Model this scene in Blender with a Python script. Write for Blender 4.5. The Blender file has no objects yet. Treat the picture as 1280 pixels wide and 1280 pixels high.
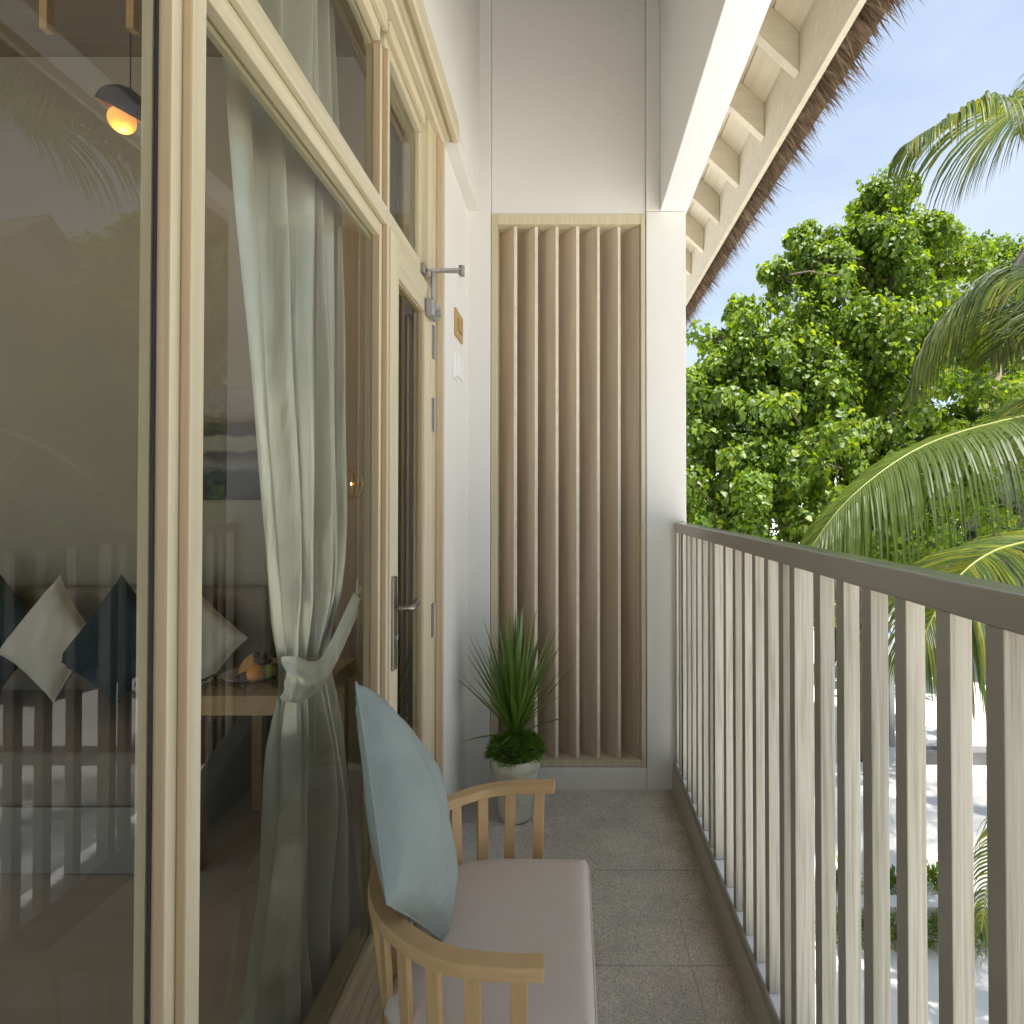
import bpy, math, random
import numpy as np
from mathutils import Vector, Matrix
R = math.radians
random.seed(7)
sc = bpy.context.scene
col = sc.collection

# ---------------------------------------------------------------- camera
F = 700.0                    # focal length in photo pixels (1280 wide)
VX, VY = 714.0, 626.0        # vanishing point of the balcony
EYE = 1.4
PITCH = 0.68
cam_d = bpy.data.cameras.new('camera')
cam = bpy.data.objects.new('camera', cam_d); col.objects.link(cam)
cam_d.sensor_width = 36.0; cam_d.sensor_fit = 'HORIZONTAL'
cam_d.lens = F / 1280 * 36
cam_d.shift_x = (640 - VX) / 1280
cam_d.shift_y = -(640 - (VY - F * math.tan(R(PITCH)))) / 1280
cam_d.clip_start = 0.02; cam_d.clip_end = 2000
cam.location = (0, 0, EYE); cam.rotation_euler = (R(90 + PITCH), 0, 0)
sc.camera = cam

# ---------------------------------------------------------------- sky, sun, exposure
SUN_EL, SUN_AZ = 73.0, 140.0          # azimuth clockwise from +Y
w = bpy.data.worlds.new('World'); sc.world = w; w.use_nodes = True
nt = w.node_tree; nt.nodes.clear()
def wn(t, **k):
    n = nt.nodes.new(t)
    for a, b in k.items(): setattr(n, a, b)
    return n
sky = wn('ShaderNodeTexSky', sky_type='NISHITA', sun_disc=False, sun_elevation=R(SUN_EL), sun_rotation=R(SUN_AZ), altitude=0, air_density=1.0, dust_density=.7, ozone_density=1.0)
tc = wn('ShaderNodeTexCoord'); mp = wn('ShaderNodeMapping'); mp.inputs['Scale'].default_value = (1, 1, 2.4)
no = wn('ShaderNodeTexNoise'); no.inputs['Scale'].default_value = 1.7; no.inputs['Detail'].default_value = 7; no.inputs['Roughness'].default_value = .55
cr = wn('ShaderNodeValToRGB'); cr.color_ramp.elements[0].position = .36; cr.color_ramp.elements[1].position = .72; cr.color_ramp.elements[0].color = (.34,.34,.34,1); cr.color_ramp.elements[1].color = (1,1,1,1)
mxw = wn('ShaderNodeMix', data_type='RGBA'); mxw.inputs[7].default_value = (3.5, 3.85, 4.3, 1)
bg = wn('ShaderNodeBackground'); bg.inputs['Strength'].default_value = .10
ow = wn('ShaderNodeOutputWorld')
sm = wn('ShaderNodeMath', operation='MULTIPLY'); sm.inputs[1].default_value = .85
L = nt.links.new
L(tc.outputs['Generated'], mp.inputs[0]); L(mp.outputs[0], no.inputs['Vector']); L(no.outputs[0], cr.inputs[0])
L(cr.outputs[0], sm.inputs[0]); L(sm.outputs[0], mxw.inputs[0]); L(sky.outputs[0], mxw.inputs[6]); L(mxw.outputs[2], bg.inputs[0]); L(bg.outputs[0], ow.inputs[0])
sd = bpy.data.lights.new('sun', 'SUN'); sd.energy = 5.0; sd.angle = R(.5); sd.color = (1, .96, .89)
so = bpy.data.objects.new('sun', sd); col.objects.link(so)
sdir = Vector((math.sin(R(SUN_AZ)) * math.cos(R(SUN_EL)), math.cos(R(SUN_AZ)) * math.cos(R(SUN_EL)), math.sin(R(SUN_EL))))
so.rotation_euler = sdir.to_track_quat('Z', 'Y').to_euler()
so.location = sdir * 40
vs = sc.view_settings; vs.view_transform = 'Standard'; vs.look = 'None'; vs.gamma = 1; vs.use_curve_mapping = False
vs.exposure = 1.3
cy = sc.cycles
cy.max_bounces = 10; cy.diffuse_bounces = 6; cy.glossy_bounces = 4; cy.transmission_bounces = 4; cy.transparent_max_bounces = 12
cy.caustics_reflective = False; cy.caustics_refractive = False; cy.sample_clamp_indirect = 8
try: cy.use_denoising = True
except Exception: pass

# ---------------------------------------------------------------- materials
def mat(name, base, rough=.6, metal=0, spec=.4, tex=None, bump=0, bscale=60, **kw):
    m = bpy.data.materials.new(name); m.use_nodes = True
    t = m.node_tree; b = t.nodes['Principled BSDF']
    b.inputs['Base Color'].default_value = (*base, 1); b.inputs['Roughness'].default_value = rough
    b.inputs['Metallic'].default_value = metal; b.inputs['Specular IOR Level'].default_value = spec
    for k, v in kw.items(): b.inputs[k].default_value = v
    if tex or bump:
        c = t.nodes.new('ShaderNodeTexCoord'); mpn = t.nodes.new('ShaderNodeMapping'); n = t.nodes.new('ShaderNodeTexNoise')
        n.inputs['Detail'].default_value = 5
        t.links.new(c.outputs['Object'], mpn.inputs[0]); t.links.new(mpn.outputs[0], n.inputs['Vector'])
        if tex:                         # (second colour, scale xyz, lo, hi)
            c2, s, lo, hi = tex
            oi = t.nodes.new('ShaderNodeObjectInfo'); mu = t.nodes.new('ShaderNodeMath'); mu.operation = 'MULTIPLY'; mu.inputs[1].default_value = 30
            cb = t.nodes.new('ShaderNodeCombineXYZ')
            t.links.new(oi.outputs['Random'], mu.inputs[0])
            for q in range(3): t.links.new(mu.outputs[0], cb.inputs[q])
            t.links.new(cb.outputs[0], mpn.inputs['Location'])
            mpn.inputs['Scale'].default_value = s; n.inputs['Scale'].default_value = 1
            r = t.nodes.new('ShaderNodeValToRGB'); r.color_ramp.elements[0].position = lo; r.color_ramp.elements[1].position = hi
            r.color_ramp.elements[0].color = (*c2, 1); r.color_ramp.elements[1].color = (*base, 1)
            t.links.new(n.outputs[0], r.inputs[0])
            # per-piece value change
            hv = t.nodes.new('ShaderNodeHueSaturation'); mr = t.nodes.new('ShaderNodeMapRange'); mr.inputs[3].default_value = .93; mr.inputs[4].default_value = 1.06
            t.links.new(oi.outputs['Random'], mr.inputs[0]); t.links.new(mr.outputs[0], hv.inputs['Value']); t.links.new(r.outputs[0], hv.inputs['Color'])
            t.links.new(hv.outputs[0], b.inputs['Base Color'])
        if bump:
            n2 = n
            if not tex or bscale:
                n2 = t.nodes.new('ShaderNodeTexNoise'); n2.inputs['Scale'].default_value = bscale; n2.inputs['Detail'].default_value = 4
                t.links.new(c.outputs['Object'], n2.inputs['Vector'])
            bp = t.nodes.new('ShaderNodeBump'); bp.inputs['Strength'].default_value = bump; bp.inputs['Distance'].default_value = .004
            t.links.new(n2.outputs[0], bp.inputs['Height']); t.links.new(bp.outputs[0], b.inputs['Normal'])
    return m
GV = (60, 60, 2.2); GX = (2.2, 60, 60); GY = (60, 2.2, 60)
M = {}
M['plaster'] = mat('white_plaster', (.745, .725, .675), .85, tex=((.725, .705, .655), (1.2, 1.2, .8), .3, .7), bump=.15, bscale=90)
def uneven(m, sc_, dist):
    t = m.node_tree; b = t.nodes['Principled BSDF']; n = t.nodes.new('ShaderNodeTexNoise'); n.inputs['Scale'].default_value = sc_; n.inputs['Detail'].default_value = 3
    g = t.nodes.new('ShaderNodeNewGeometry'); t.links.new(g.outputs['Position'], n.inputs['Vector'])
    bp = t.nodes.new('ShaderNodeBump'); bp.inputs['Strength'].default_value = .35; bp.inputs['Distance'].default_value = dist
    t.links.new(n.outputs[0], bp.inputs['Height'])
    old = b.inputs['Normal'].links[0].from_socket if b.inputs['Normal'].links else None
    if old: t.links.new(old, bp.inputs['Normal'])
    t.links.new(bp.outputs[0], b.inputs['Normal'])
uneven(M['plaster'], 3.5, .02)
M['beam'] = mat('white_paint', (.84, .84, .84), .7, tex=((.82, .82, .82), (2, 1, 2), .3, .7))
M['frame'] = mat('cream_wood_frame', (.62, .555, .395), .5, tex=((.53, .45, .295), (50, 50, 1.6), .3, .7), bump=.1, bscale=0)
M['frame_y'] = mat('cream_wood_frame_long', (.62, .555, .395), .5, tex=((.53, .45, .295), (50, 1.6, 50), .3, .7), bump=.1, bscale=0)
M['tan'] = mat('tan_wood_strip', (.54, .40, .25), .55, tex=((.45, .31, .18), (70, 70, 2.0), .3, .7), bump=.15, bscale=0)
M['reveal'] = mat('pale_brown_wood', (.48, .365, .225), .55, tex=((.40, .29, .17), (90, 90, 2.0), .3, .7), bump=.15, bscale=0)
M['slat'] = mat('bleached_wood_slat', (.52, .49, .40), .7, tex=((.34, .31, .235), (130, 130, 3.6), .27, .55), bump=.35, bscale=0)
for n_ in M['slat'].node_tree.nodes:
    if n_.type == 'MAP_RANGE': n_.inputs[3].default_value = .82; n_.inputs[4].default_value = 1.12
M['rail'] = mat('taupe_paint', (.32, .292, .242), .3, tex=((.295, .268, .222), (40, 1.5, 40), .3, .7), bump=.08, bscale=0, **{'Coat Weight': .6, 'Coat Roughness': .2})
M['kerbboard'] = mat('light_taupe_paint', (.44, .40, .33), .5, tex=((.40, .365, .30), (40, 1.5, 40), .3, .7), bump=.08, bscale=0)
M['fin'] = mat('oak_fin', (.66, .55, .42), .6, tex=((.48, .375, .26), (16, 16, .9), .28, .7), bump=.15, bscale=0)
M['soffit'] = mat('pale_soffit_board', (.66, .59, .46), .6, tex=((.58, .51, .38), (30, 1.5, 30), .3, .7), bump=.1, bscale=0)
M['rafter'] = mat('pale_painted_rafter', (.64, .58, .45), .6, tex=((.56, .50, .38), (5, 30, 30), .3, .7), bump=.1, bscale=0)
M['chair'] = mat('ash_wood', (.62, .43, .22), .42, tex=((.53, .35, .165), (9, 9, 60), .28, .72), bump=.1, bscale=0)
M['chair_v'] = mat('ash_wood_upright', (.60, .41, .21), .42, tex=((.52, .34, .16), (60, 60, 3), .28, .72), bump=.1, bscale=0)
M['seat'] = mat('pinkish_linen', (.63, .555, .50), .9, tex=((.59, .515, .465), (160, 160, 160), .3, .7), bump=.4, bscale=700)
M['teal'] = mat('pale_teal_cotton', (.30, .350, .325), .8, tex=((.275, .322, .30), (5, 5, 5), .3, .7), bump=.25, bscale=28)
uneven(M['teal'], 11, .03); uneven(M['seat'], 7, .012)
M['steel'] = mat('brushed_steel', (.32, .29, .25), .35, metal=1)
M['grey_metal'] = mat('grey_painted_metal', (.36, .36, .35), .4, metal=.5)
M['hinge'] = mat('dull_hinge_steel', (.36, .34, .31), .45, metal=.8)
M['brass'] = mat('brushed_brass', (.52, .34, .13), .4, metal=.5)
M['whiteplastic'] = mat('white_plastic', (.78, .78, .77), .4)
M['black'] = mat('black_lacquer', (.012, .013, .014), .3)
M['rubber'] = mat('dark_gasket', (.02, .022, .028), .6)
M['copper'] = mat('copper_inside', (.65, .26, .07), .35, metal=.7)
M['gold'] = mat('gold_wire', (.85, .60, .20), .35, metal=.3)
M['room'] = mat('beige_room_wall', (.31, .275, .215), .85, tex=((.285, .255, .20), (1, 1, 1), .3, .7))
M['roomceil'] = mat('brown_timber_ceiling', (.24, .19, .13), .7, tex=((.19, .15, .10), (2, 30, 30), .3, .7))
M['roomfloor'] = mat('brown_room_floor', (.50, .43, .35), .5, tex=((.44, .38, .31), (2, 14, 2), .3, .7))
M['partition'] = mat('brown_partition', (.33, .235, .15), .6, tex=((.26, .18, .11), (30, 30, 1.2), .3, .7))
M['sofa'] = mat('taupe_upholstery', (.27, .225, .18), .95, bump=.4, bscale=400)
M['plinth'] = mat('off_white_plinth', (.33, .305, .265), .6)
M['table'] = mat('oak_table', (.50, .34, .16), .5, tex=((.41, .27, .12), (3, 30, 30), .3, .7))
M['whitepillow'] = mat('ivory_cotton', (.62, .58, .49), .9, bump=.25, bscale=26)
M['darkpillow'] = mat('dark_teal_cotton', (.012, .028, .038), .85, bump=.25, bscale=26)
M['pot'] = mat('cream_glazed_pot', (.66, .65, .51), .45, tex=((.56, .55, .41), (14, 14, 14), .35, .62), bump=.1, bscale=40)
M['dark'] = mat('dark_base', (.03, .03, .028), .7)
M['sand'] = mat('white_sand', (.72, .70, .67), .95, tex=((.62, .60, .57), (1.1, 1.1, 1.1), .35, .65), bump=.5, bscale=14)
M['kerb'] = mat('pale_concrete', (.66, .65, .62), .85, tex=((.58, .57, .54), (3, 3, 3), .3, .7))
M['greywall'] = mat('grey_concrete', (.16, .16, .155), .9, tex=((.12, .12, .115), (3, 3, 3), .3, .7))
M['bark'] = mat('grey_bark', (.17, .135, .10), .9, tex=((.09, .07, .05), (12, 12, 3), .3, .7), bump=.7, bscale=25)
M['palmbark'] = mat('palm_bark', (.22, .18, .135), .9, tex=((.12, .095, .07), (2, 2, 16), .35, .65), bump=.7, bscale=20)
M['thatch_base'] = mat('thatch_mass', (.17, .11, .065), .95, tex=((.09, .06, .035), (40, 6, 6), .3, .7), bump=.8, bscale=60)
M['shingle'] = mat('grey_shingle', (.20, .185, .165), .8, tex=((.13, .12, .105), (6, 6, 6), .3, .7))
M['villa'] = mat('villa_timber', (.30, .27, .22), .8, tex=((.24, .21, .17), (2, 2, 14), .3, .7))
M['window_dark'] = mat('dark_window_glass', (.03, .035, .04), .1)
M['bluering'] = mat('blue_print', (.05, .30, .55), .5)
M['signwhite'] = mat('white_sign_sheet', (.75, .78, .78), .5)
M['orange'] = mat('orange_peel', (.80, .30, .03), .45, bump=.3, bscale=300)
M['mango'] = mat('yellow_mango_skin', (.72, .40, .05), .4, tex=((.55, .27, .04), (9, 9, 9), .3, .7))
M['plum'] = mat('dark_plum_skin', (.045, .012, .02), .3)
M['lime'] = mat('green_lime_skin', (.22, .30, .04), .4, bump=.2, bscale=200)
M['plate'] = mat('glass_plate', (.35, .33, .30), .15)
M['soil'] = mat('dark_soil', (.045, .03, .02), .95)

def tile_mat():
    m = bpy.data.materials.new('grey_pebble_tile'); m.use_nodes = True
    t = m.node_tree; b = t.nodes['Principled BSDF']; N = t.nodes.new; K = t.links.new
    c = N('ShaderNodeTexCoord'); oi = N('ShaderNodeNewGeometry')
    v = N('ShaderNodeTexVoronoi'); v.inputs['Scale'].default_value = 240
    K(oi.outputs['Position'], v.inputs['Vector'])
    r = N('ShaderNodeValToRGB'); e = r.color_ramp.elements
    e[0].position = .0; e[0].color = (.28, .265, .24, 1); e[1].position = 1; e[1].color = (.78, .74, .67, 1)
    a = e.new(.30); a.color = (.49, .46, .415, 1); a = e.new(.7); a.color = (.60, .57, .51, 1)
    K(v.outputs['Color'], r.inputs[0])
    n = N('ShaderNodeTexNoise'); n.inputs['Scale'].default_value = 5; n.inputs['Detail'].default_value = 6; K(oi.outputs['Position'], n.inputs['Vector'])
    mr = N('ShaderNodeMapRange'); mr.inputs[1].default_value = .3; mr.inputs[2].default_value = .7; mr.inputs[3].default_value = .82; mr.inputs[4].default_value = 1.12
    K(n.outputs[0], mr.inputs[0])
    hs = N('ShaderNodeHueSaturation'); K(r.outputs[0], hs.inputs['Color']); K(mr.outputs[0], hs.inputs['Value'])
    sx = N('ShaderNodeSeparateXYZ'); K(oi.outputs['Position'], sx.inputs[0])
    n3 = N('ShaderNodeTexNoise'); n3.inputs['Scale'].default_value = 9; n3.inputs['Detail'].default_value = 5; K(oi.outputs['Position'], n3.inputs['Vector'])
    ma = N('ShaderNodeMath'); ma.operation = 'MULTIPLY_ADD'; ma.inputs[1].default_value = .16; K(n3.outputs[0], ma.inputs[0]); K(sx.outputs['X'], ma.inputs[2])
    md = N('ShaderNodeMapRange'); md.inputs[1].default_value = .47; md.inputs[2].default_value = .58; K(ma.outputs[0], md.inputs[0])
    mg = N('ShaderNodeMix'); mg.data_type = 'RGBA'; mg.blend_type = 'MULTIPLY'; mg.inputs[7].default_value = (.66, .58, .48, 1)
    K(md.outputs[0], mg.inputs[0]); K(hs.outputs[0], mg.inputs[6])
    K(mg.outputs[2], b.inputs['Base Color']); b.inputs['Roughness'].default_value = .65
    bp = N('ShaderNodeBump'); bp.inputs['Strength'].default_value = .5; bp.inputs['Distance'].default_value = .002
    K(v.outputs['Distance'], bp.inputs['Height']); K(bp.outputs[0], b.inputs['Normal'])
    return m
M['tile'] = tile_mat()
M['grout'] = mat('tile_grout', (.66, .63, .57), .9)

def leaf_mat(name, ca, cb, cc, trans=.45, rough=.4, gloss=.10, tcol=None):
    m = bpy.data.materials.new(name); m.use_nodes = True
    t = m.node_tree; t.nodes.clear(); N = t.nodes.new; K = t.links.new
    g = N('ShaderNodeNewGeometry'); r = N('ShaderNodeValToRGB'); e = r.color_ramp.elements
    e[0].color = (*ca, 1); e[1].color = (*cc, 1); a = e.new(.6); a.color = (*cb, 1)
    K(g.outputs['Random Per Island'], r.inputs[0])
    d = N('ShaderNodeBsdfDiffuse'); tr = N('ShaderNodeBsdfTranslucent'); gl = N('ShaderNodeBsdfGlossy'); gl.inputs['Roughness'].default_value = rough
    hs = N('ShaderNodeHueSaturation'); hs.inputs['Hue'].default_value = .485; hs.inputs['Value'].default_value = 1.7; hs.inputs['Saturation'].default_value = 1.05
    K(r.outputs[0], hs.inputs['Color']); K(hs.outputs[0], tr.inputs[0]); K(r.outputs[0], d.inputs[0])
    m1 = N('ShaderNodeMixShader'); m1.inputs[0].default_value = trans; K(d.outputs[0], m1.inputs[1]); K(tr.outputs[0], m1.inputs[2])
    m2 = N('ShaderNodeMixShader'); m2.inputs[0].default_value = gloss; K(m1.outputs[0], m2.inputs[1]); K(gl.outputs[0], m2.inputs[2])
    o = N('ShaderNodeOutputMaterial'); K(m2.outputs[0], o.inputs[0])
    return m
M['leaf'] = leaf_mat('broad_leaf_green', (.055, .115, .010), (.115, .20, .012), (.23, .30, .02), .50, .5, .035)
M['leaf2'] = leaf_mat('dark_leaf_green', (.025, .06, .014), (.05, .11, .018), (.11, .17, .03), .45, .5, .035)
M['palm'] = leaf_mat('palm_leaflet_green', (.04, .07, .018), (.065, .10, .016), (.15, .155, .012), .5, .5, .03)
M['dracaena'] = leaf_mat('sword_leaf_green', (.06, .13, .012), (.10, .19, .018), (.16, .25, .03), .3, .35, .10)
M['moss'] = leaf_mat('bright_moss', (.06, .14, .008), (.10, .20, .012), (.15, .26, .02), .3, .6, .03)
M['bush'] = leaf_mat('yellow_green_shrub', (.06, .12, .012), (.13, .20, .02), (.26, .28, .04), .4, .4, .06)
M['thatch'] = leaf_mat('dry_thatch_reed', (.085, .055, .032), (.17, .115, .07), (.28, .20, .13), .12, .6, .03)
M['rachis'] = mat('yellow_green_rachis', (.22, .24, .06), .5)

def curtain_mat():
    m = bpy.data.materials.new('grey_green_satin'); m.use_nodes = True
    t = m.node_tree; b = t.nodes['Principled BSDF']; N = t.nodes.new; K = t.links.new
    b.inputs['Base Color'].default_value = (.62, .60, .52, 1); b.inputs['Roughness'].default_value = .30
    b.inputs['Specular IOR Level'].default_value = .9; b.inputs['Sheen Weight'].default_value = .15; b.inputs['Metallic'].default_value = .25
    c = N('ShaderNodeTexCoord'); mpn = N('ShaderNodeMapping'); mpn.inputs['Scale'].default_value = (4, 6, 1.3)
    n = N('ShaderNodeTexNoise'); n.inputs['Scale'].default_value = 1.6; n.inputs['Detail'].default_value = 3
    K(c.outputs['Object'], mpn.inputs[0]); K(mpn.outputs[0], n.inputs['Vector'])
    bp = N('ShaderNodeBump'); bp.inputs['Strength'].default_value = .42; bp.inputs['Distance'].default_value = .035
    K(n.outputs[0], bp.inputs['Height']); K(bp.outputs[0], b.inputs['Normal'])
    return m
M['curtain'] = curtain_mat()
M['curtain2'] = mat('brown_curtain', (.30, .24, .15), .6)

def glass_mat():
    m = bpy.data.materials.new('window_glass'); m.use_nodes = True
    t = m.node_tree; t.nodes.clear(); N = t.nodes.new; K = t.links.new
    tr = N('ShaderNodeBsdfTransparent'); tr.inputs[0].default_value = (.87, .87, .82, 1)
    gl = N('ShaderNodeBsdfGlossy'); gl.inputs['Roughness'].default_value = 0; gl.inputs[0].default_value = (1, 1, 1, 1)
    lw = N('ShaderNodeFresnel'); lw.inputs['IOR'].default_value = 1.52
    mu = N('ShaderNodeMath'); mu.operation = 'MULTIPLY'; mu.inputs[1].default_value = .72; mu.use_clamp = True
    mx = N('ShaderNodeMixShader'); o = N('ShaderNodeOutputMaterial')
    K(lw.outputs[0], mu.inputs[0]); K(mu.outputs[0], mx.inputs[0]); K(tr.outputs[0], mx.inputs[1]); K(gl.outputs[0], mx.inputs[2]); K(mx.outputs[0], o.inputs[0])
    return m
def clear_mat():
    m = bpy.data.materials.new('glass_back'); m.use_nodes = True
    t = m.node_tree; t.nodes.clear()
    tr = t.nodes.new('ShaderNodeBsdfTransparent'); tr.inputs[0].default_value = (.96, .98, .96, 1)
    o = t.nodes.new('ShaderNodeOutputMaterial'); t.links.new(tr.outputs[0], o.inputs[0]); return m
M['glass'] = glass_mat(); M['glass_back'] = clear_mat()
def emis(name, c, s):
    m = mat(name, c, .4); b = m.node_tree.nodes['Principled BSDF']
    b.inputs['Emission Color'].default_value = (*c, 1); b.inputs['Emission Strength'].default_value = s; return m
M['bulb'] = emis('warm_bulb', (1, .50, .11), .30)
M['filament'] = emis('hot_filament', (1, .6, .2), 5)

def picture_mat():
    m = bpy.data.materials.new('seascape_print'); m.use_nodes = True
    t = m.node_tree; b = t.nodes['Principled BSDF']; N = t.nodes.new; K = t.links.new
    c = N('ShaderNodeTexCoord'); sp = N('ShaderNodeSeparateXYZ'); n = N('ShaderNodeTexNoise'); n.inputs['Scale'].default_value = 6; n.inputs['Detail'].default_value = 6
    mp_ = N('ShaderNodeMapping'); mp_.inputs['Scale'].default_value = (1, 1, 4)
    K(c.outputs['Object'], mp_.inputs[0]); K(mp_.outputs[0], n.inputs['Vector']); K(c.outputs['Object'], sp.inputs[0])
    mm = N('ShaderNodeMath'); mm.operation = 'MULTIPLY_ADD'; mm.inputs[1].default_value = .10
    K(n.outputs[0], mm.inputs[0]); K(sp.outputs['Z'], mm.inputs[2])
    mr = N('ShaderNodeMapRange'); mr.inputs[1].default_value = .04; mr.inputs[2].default_value = .62; K(mm.outputs[0], mr.inputs[0])
    r = N('ShaderNodeValToRGB'); e = r.color_ramp.elements; e[0].color = (.006, .009, .012, 1); e[0].position = 0; e[1].color = (.30, .26, .24, 1); e[1].position = 1
    for p, cc in ((.20, (.01, .014, .018)), (.27, (.03, .045, .055)), (.32, (.16, .15, .15)), (.38, (.10, .075, .07)), (.44, (.02, .016, .02)), (.47, (.22, .20, .17)), (.58, (.24, .215, .18)), (.61, (.02, .016, .018)), (.70, (.03, .022, .02)), (.73, (.13, .09, .065)), (.80, (.24, .20, .175))):
        a = e.new(p); a.color = (*cc, 1)
    K(mr.outputs[0], r.inputs[0]); K(r.outputs[0], b.inputs['Base Color']); b.inputs['Roughness'].default_value = .6
    return m
M['picture'] = picture_mat()

# ---------------------------------------------------------------- mesh helpers
class MB:
    def __init__(s): s.v = []; s.f = []; s.m = []
    def add(s, vs, fs, mi=0):
        o = len(s.v); s.v += [tuple(p) for p in vs]; s.f += [tuple(i + o for i in f) for f in fs]; s.m += [mi] * len(fs); return s
    def box(s, x0, x1, y0, y1, z0, z1, mi=0):
        return s.add([(x0,y0,z0),(x1,y0,z0),(x1,y1,z0),(x0,y1,z0),(x0,y0,z1),(x1,y0,z1),(x1,y1,z1),(x0,y1,z1)],
                     [(0,3,2,1),(4,5,6,7),(0,1,5,4),(1,2,6,5),(2,3,7,6),(3,0,4,7)], mi)
    def bar(s, a, b, w, h, up=(0,0,1), mi=0):
        a = Vector(a); b = Vector(b); d = (b - a).normalized(); u = Vector(up)
        r = d.cross(u).normalized(); u = r.cross(d)
        vs = []
        for p in (a, b):
            for sx, sz in ((-1,-1),(1,-1),(1,1),(-1,1)): vs.append(p + r * sx * w / 2 + u * sz * h / 2)
        return s.add(vs, [(0,1,2,3),(7,6,5,4),(0,4,5,1),(1,5,6,2),(2,6,7,3),(3,7,4,0)], mi)
    def tube(s, pts, rad, n=8, mi=0, cap=True):
        pts = [Vector(p) for p in pts]
        if not hasattr(rad, '__len__'): rad = [rad] * len(pts)
        o = len(s.v); k = len(pts); prev = None
        for i, p in enumerate(pts):
            d = (pts[min(i+1,k-1)] - pts[max(i-1,0)]).normalized()
            if prev is None:
                a = Vector((0,0,1)) if abs(d.z) < .9 else Vector((1,0,0)); u = d.cross(a).normalized()
            else: u = (prev - d * prev.dot(d)).normalized()
            prev = u; v = d.cross(u)
            for j in range(n):
                t = 2 * math.pi * j / n; s.v.append(tuple(p + (u * math.cos(t) + v * math.sin(t)) * rad[i]))
        for i in range(k - 1):
            for j in range(n):
                s.f.append((o+i*n+j, o+i*n+(j+1)%n, o+(i+1)*n+(j+1)%n, o+(i+1)*n+j)); s.m.append(mi)
        if cap:
            s.f.append(tuple(o+j for j in range(n))[::-1]); s.m.append(mi); s.f.append(tuple(o+(k-1)*n+j for j in range(n))); s.m.append(mi)
        return s
    def lathe(s, c, prof, n=32, mi=0):
        o = len(s.v)
        for (r, z) in prof:
            for j in range(n):
                t = 2*math.pi*j/n; s.v.append((c[0]+r*math.cos(t), c[1]+r*math.sin(t), c[2]+z))
        for i in range(len(prof)-1):
            for j in range(n):
                s.f.append((o+i*n+j, o+i*n+(j+1)%n, o+(i+1)*n+(j+1)%n, o+(i+1)*n+j)); s.m.append(mi)
        return s
    def ball(s, c, r, n=16, sc3=(1,1,1), mi=0):
        o = len(s.v); k = n // 2
        for i in range(k + 1):
            a = math.pi * i / k
            for j in range(n):
                t = 2*math.pi*j/n
                s.v.append((c[0]+r*sc3[0]*math.sin(a)*math.cos(t), c[1]+r*sc3[1]*math.sin(a)*math.sin(t), c[2]+r*sc3[2]*math.cos(a)))
        for i in range(k):
            for j in range(n):
                s.f.append((o+i*n+j, o+(i+1)*n+j, o+(i+1)*n+(j+1)%n, o+i*n+(j+1)%n)); s.m.append(mi)
        return s
    def build(s, name, m, parent=None, smooth=False, bevel=0, origin=None, merge=False):
        me = bpy.data.meshes.new(name)
        base = Vector(parent.location) if parent is not None and parent.parent is None else (Vector(parent['w']) if parent is not None else Vector((0,0,0)))
        org = Vector(origin) if origin is not None else (base if parent is not None else Vector((0,0,0)))
        me.from_pydata([tuple(Vector(p) - org) for p in s.v], [], s.f); me.update()
        for mm in (m if isinstance(m, (list, tuple)) else [m]): me.materials.append(M[mm])
        if any(s.m): me.polygons.foreach_set('material_index', s.m)
        if smooth: me.polygons.foreach_set('use_smooth', [True] * len(me.polygons))
        o = bpy.data.objects.new(name, me); col.objects.link(o)
        if parent is not None: o.parent = parent
        o.location = org - base
        o['w'] = tuple(org)
        if bevel:
            bv = o.modifiers.new('bevel', 'BEVEL'); bv.width = bevel; bv.segments = 2; bv.limit_method = 'ANGLE'
        return o
WORLDPOS = {}
def tag(o, label=None, cat=None, group=None, kind=None):
    if label: o['label'] = label
    if cat: o['category'] = cat
    if group: o['group'] = group
    if kind: o['kind'] = kind
    return o
def thing(name, loc, label, cat, group=None):
    o = bpy.data.objects.new(name, None); col.objects.link(o); o.location = loc; o.empty_display_size = .1
    return tag(o, label, cat, group)
def like(src, loc_delta=(0,0,0), rot=None, scale=None):
    c = src.copy(); col.objects.link(c); c.parent = src.parent; c.location = src.location + Vector(loc_delta)
    if rot is not None: c.rotation_euler = rot
    if scale is not None: c.scale = scale
    return c
def B(*a): return MB().box(*a)
def P(x, y, d):          # point at distance d seen at photo pixel (x, y)
    return Vector(((x - VX) / F * d, d, EYE - (y - VY) / F * d))

# ================================================================ the setting
GZ = -3.0
D = 2.73
# ground
g = MB(); n = 60
rs = [0, 2, 4, 6, 8, 11, 15, 22, 40, 90, 300, 1200]
hv = {}
for i, r in enumerate(rs):
    for j in range(48):
        t = 2*math.pi*j/48
        g.v.append((r*math.cos(t)+4, r*math.sin(t)+6, GZ + (0 if r > 60 else .05*math.sin(3*t+r)*(r > 0) - .02)))
for i in range(len(rs)-1):
    for j in range(48):
        g.f.append((i*48+j, (i+1)*48+j, (i+1)*48+(j+1)%48, i*48+(j+1)%48)); g.m.append(0)
tag(g.build('ground', 'sand', smooth=True), kind='structure')

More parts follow.
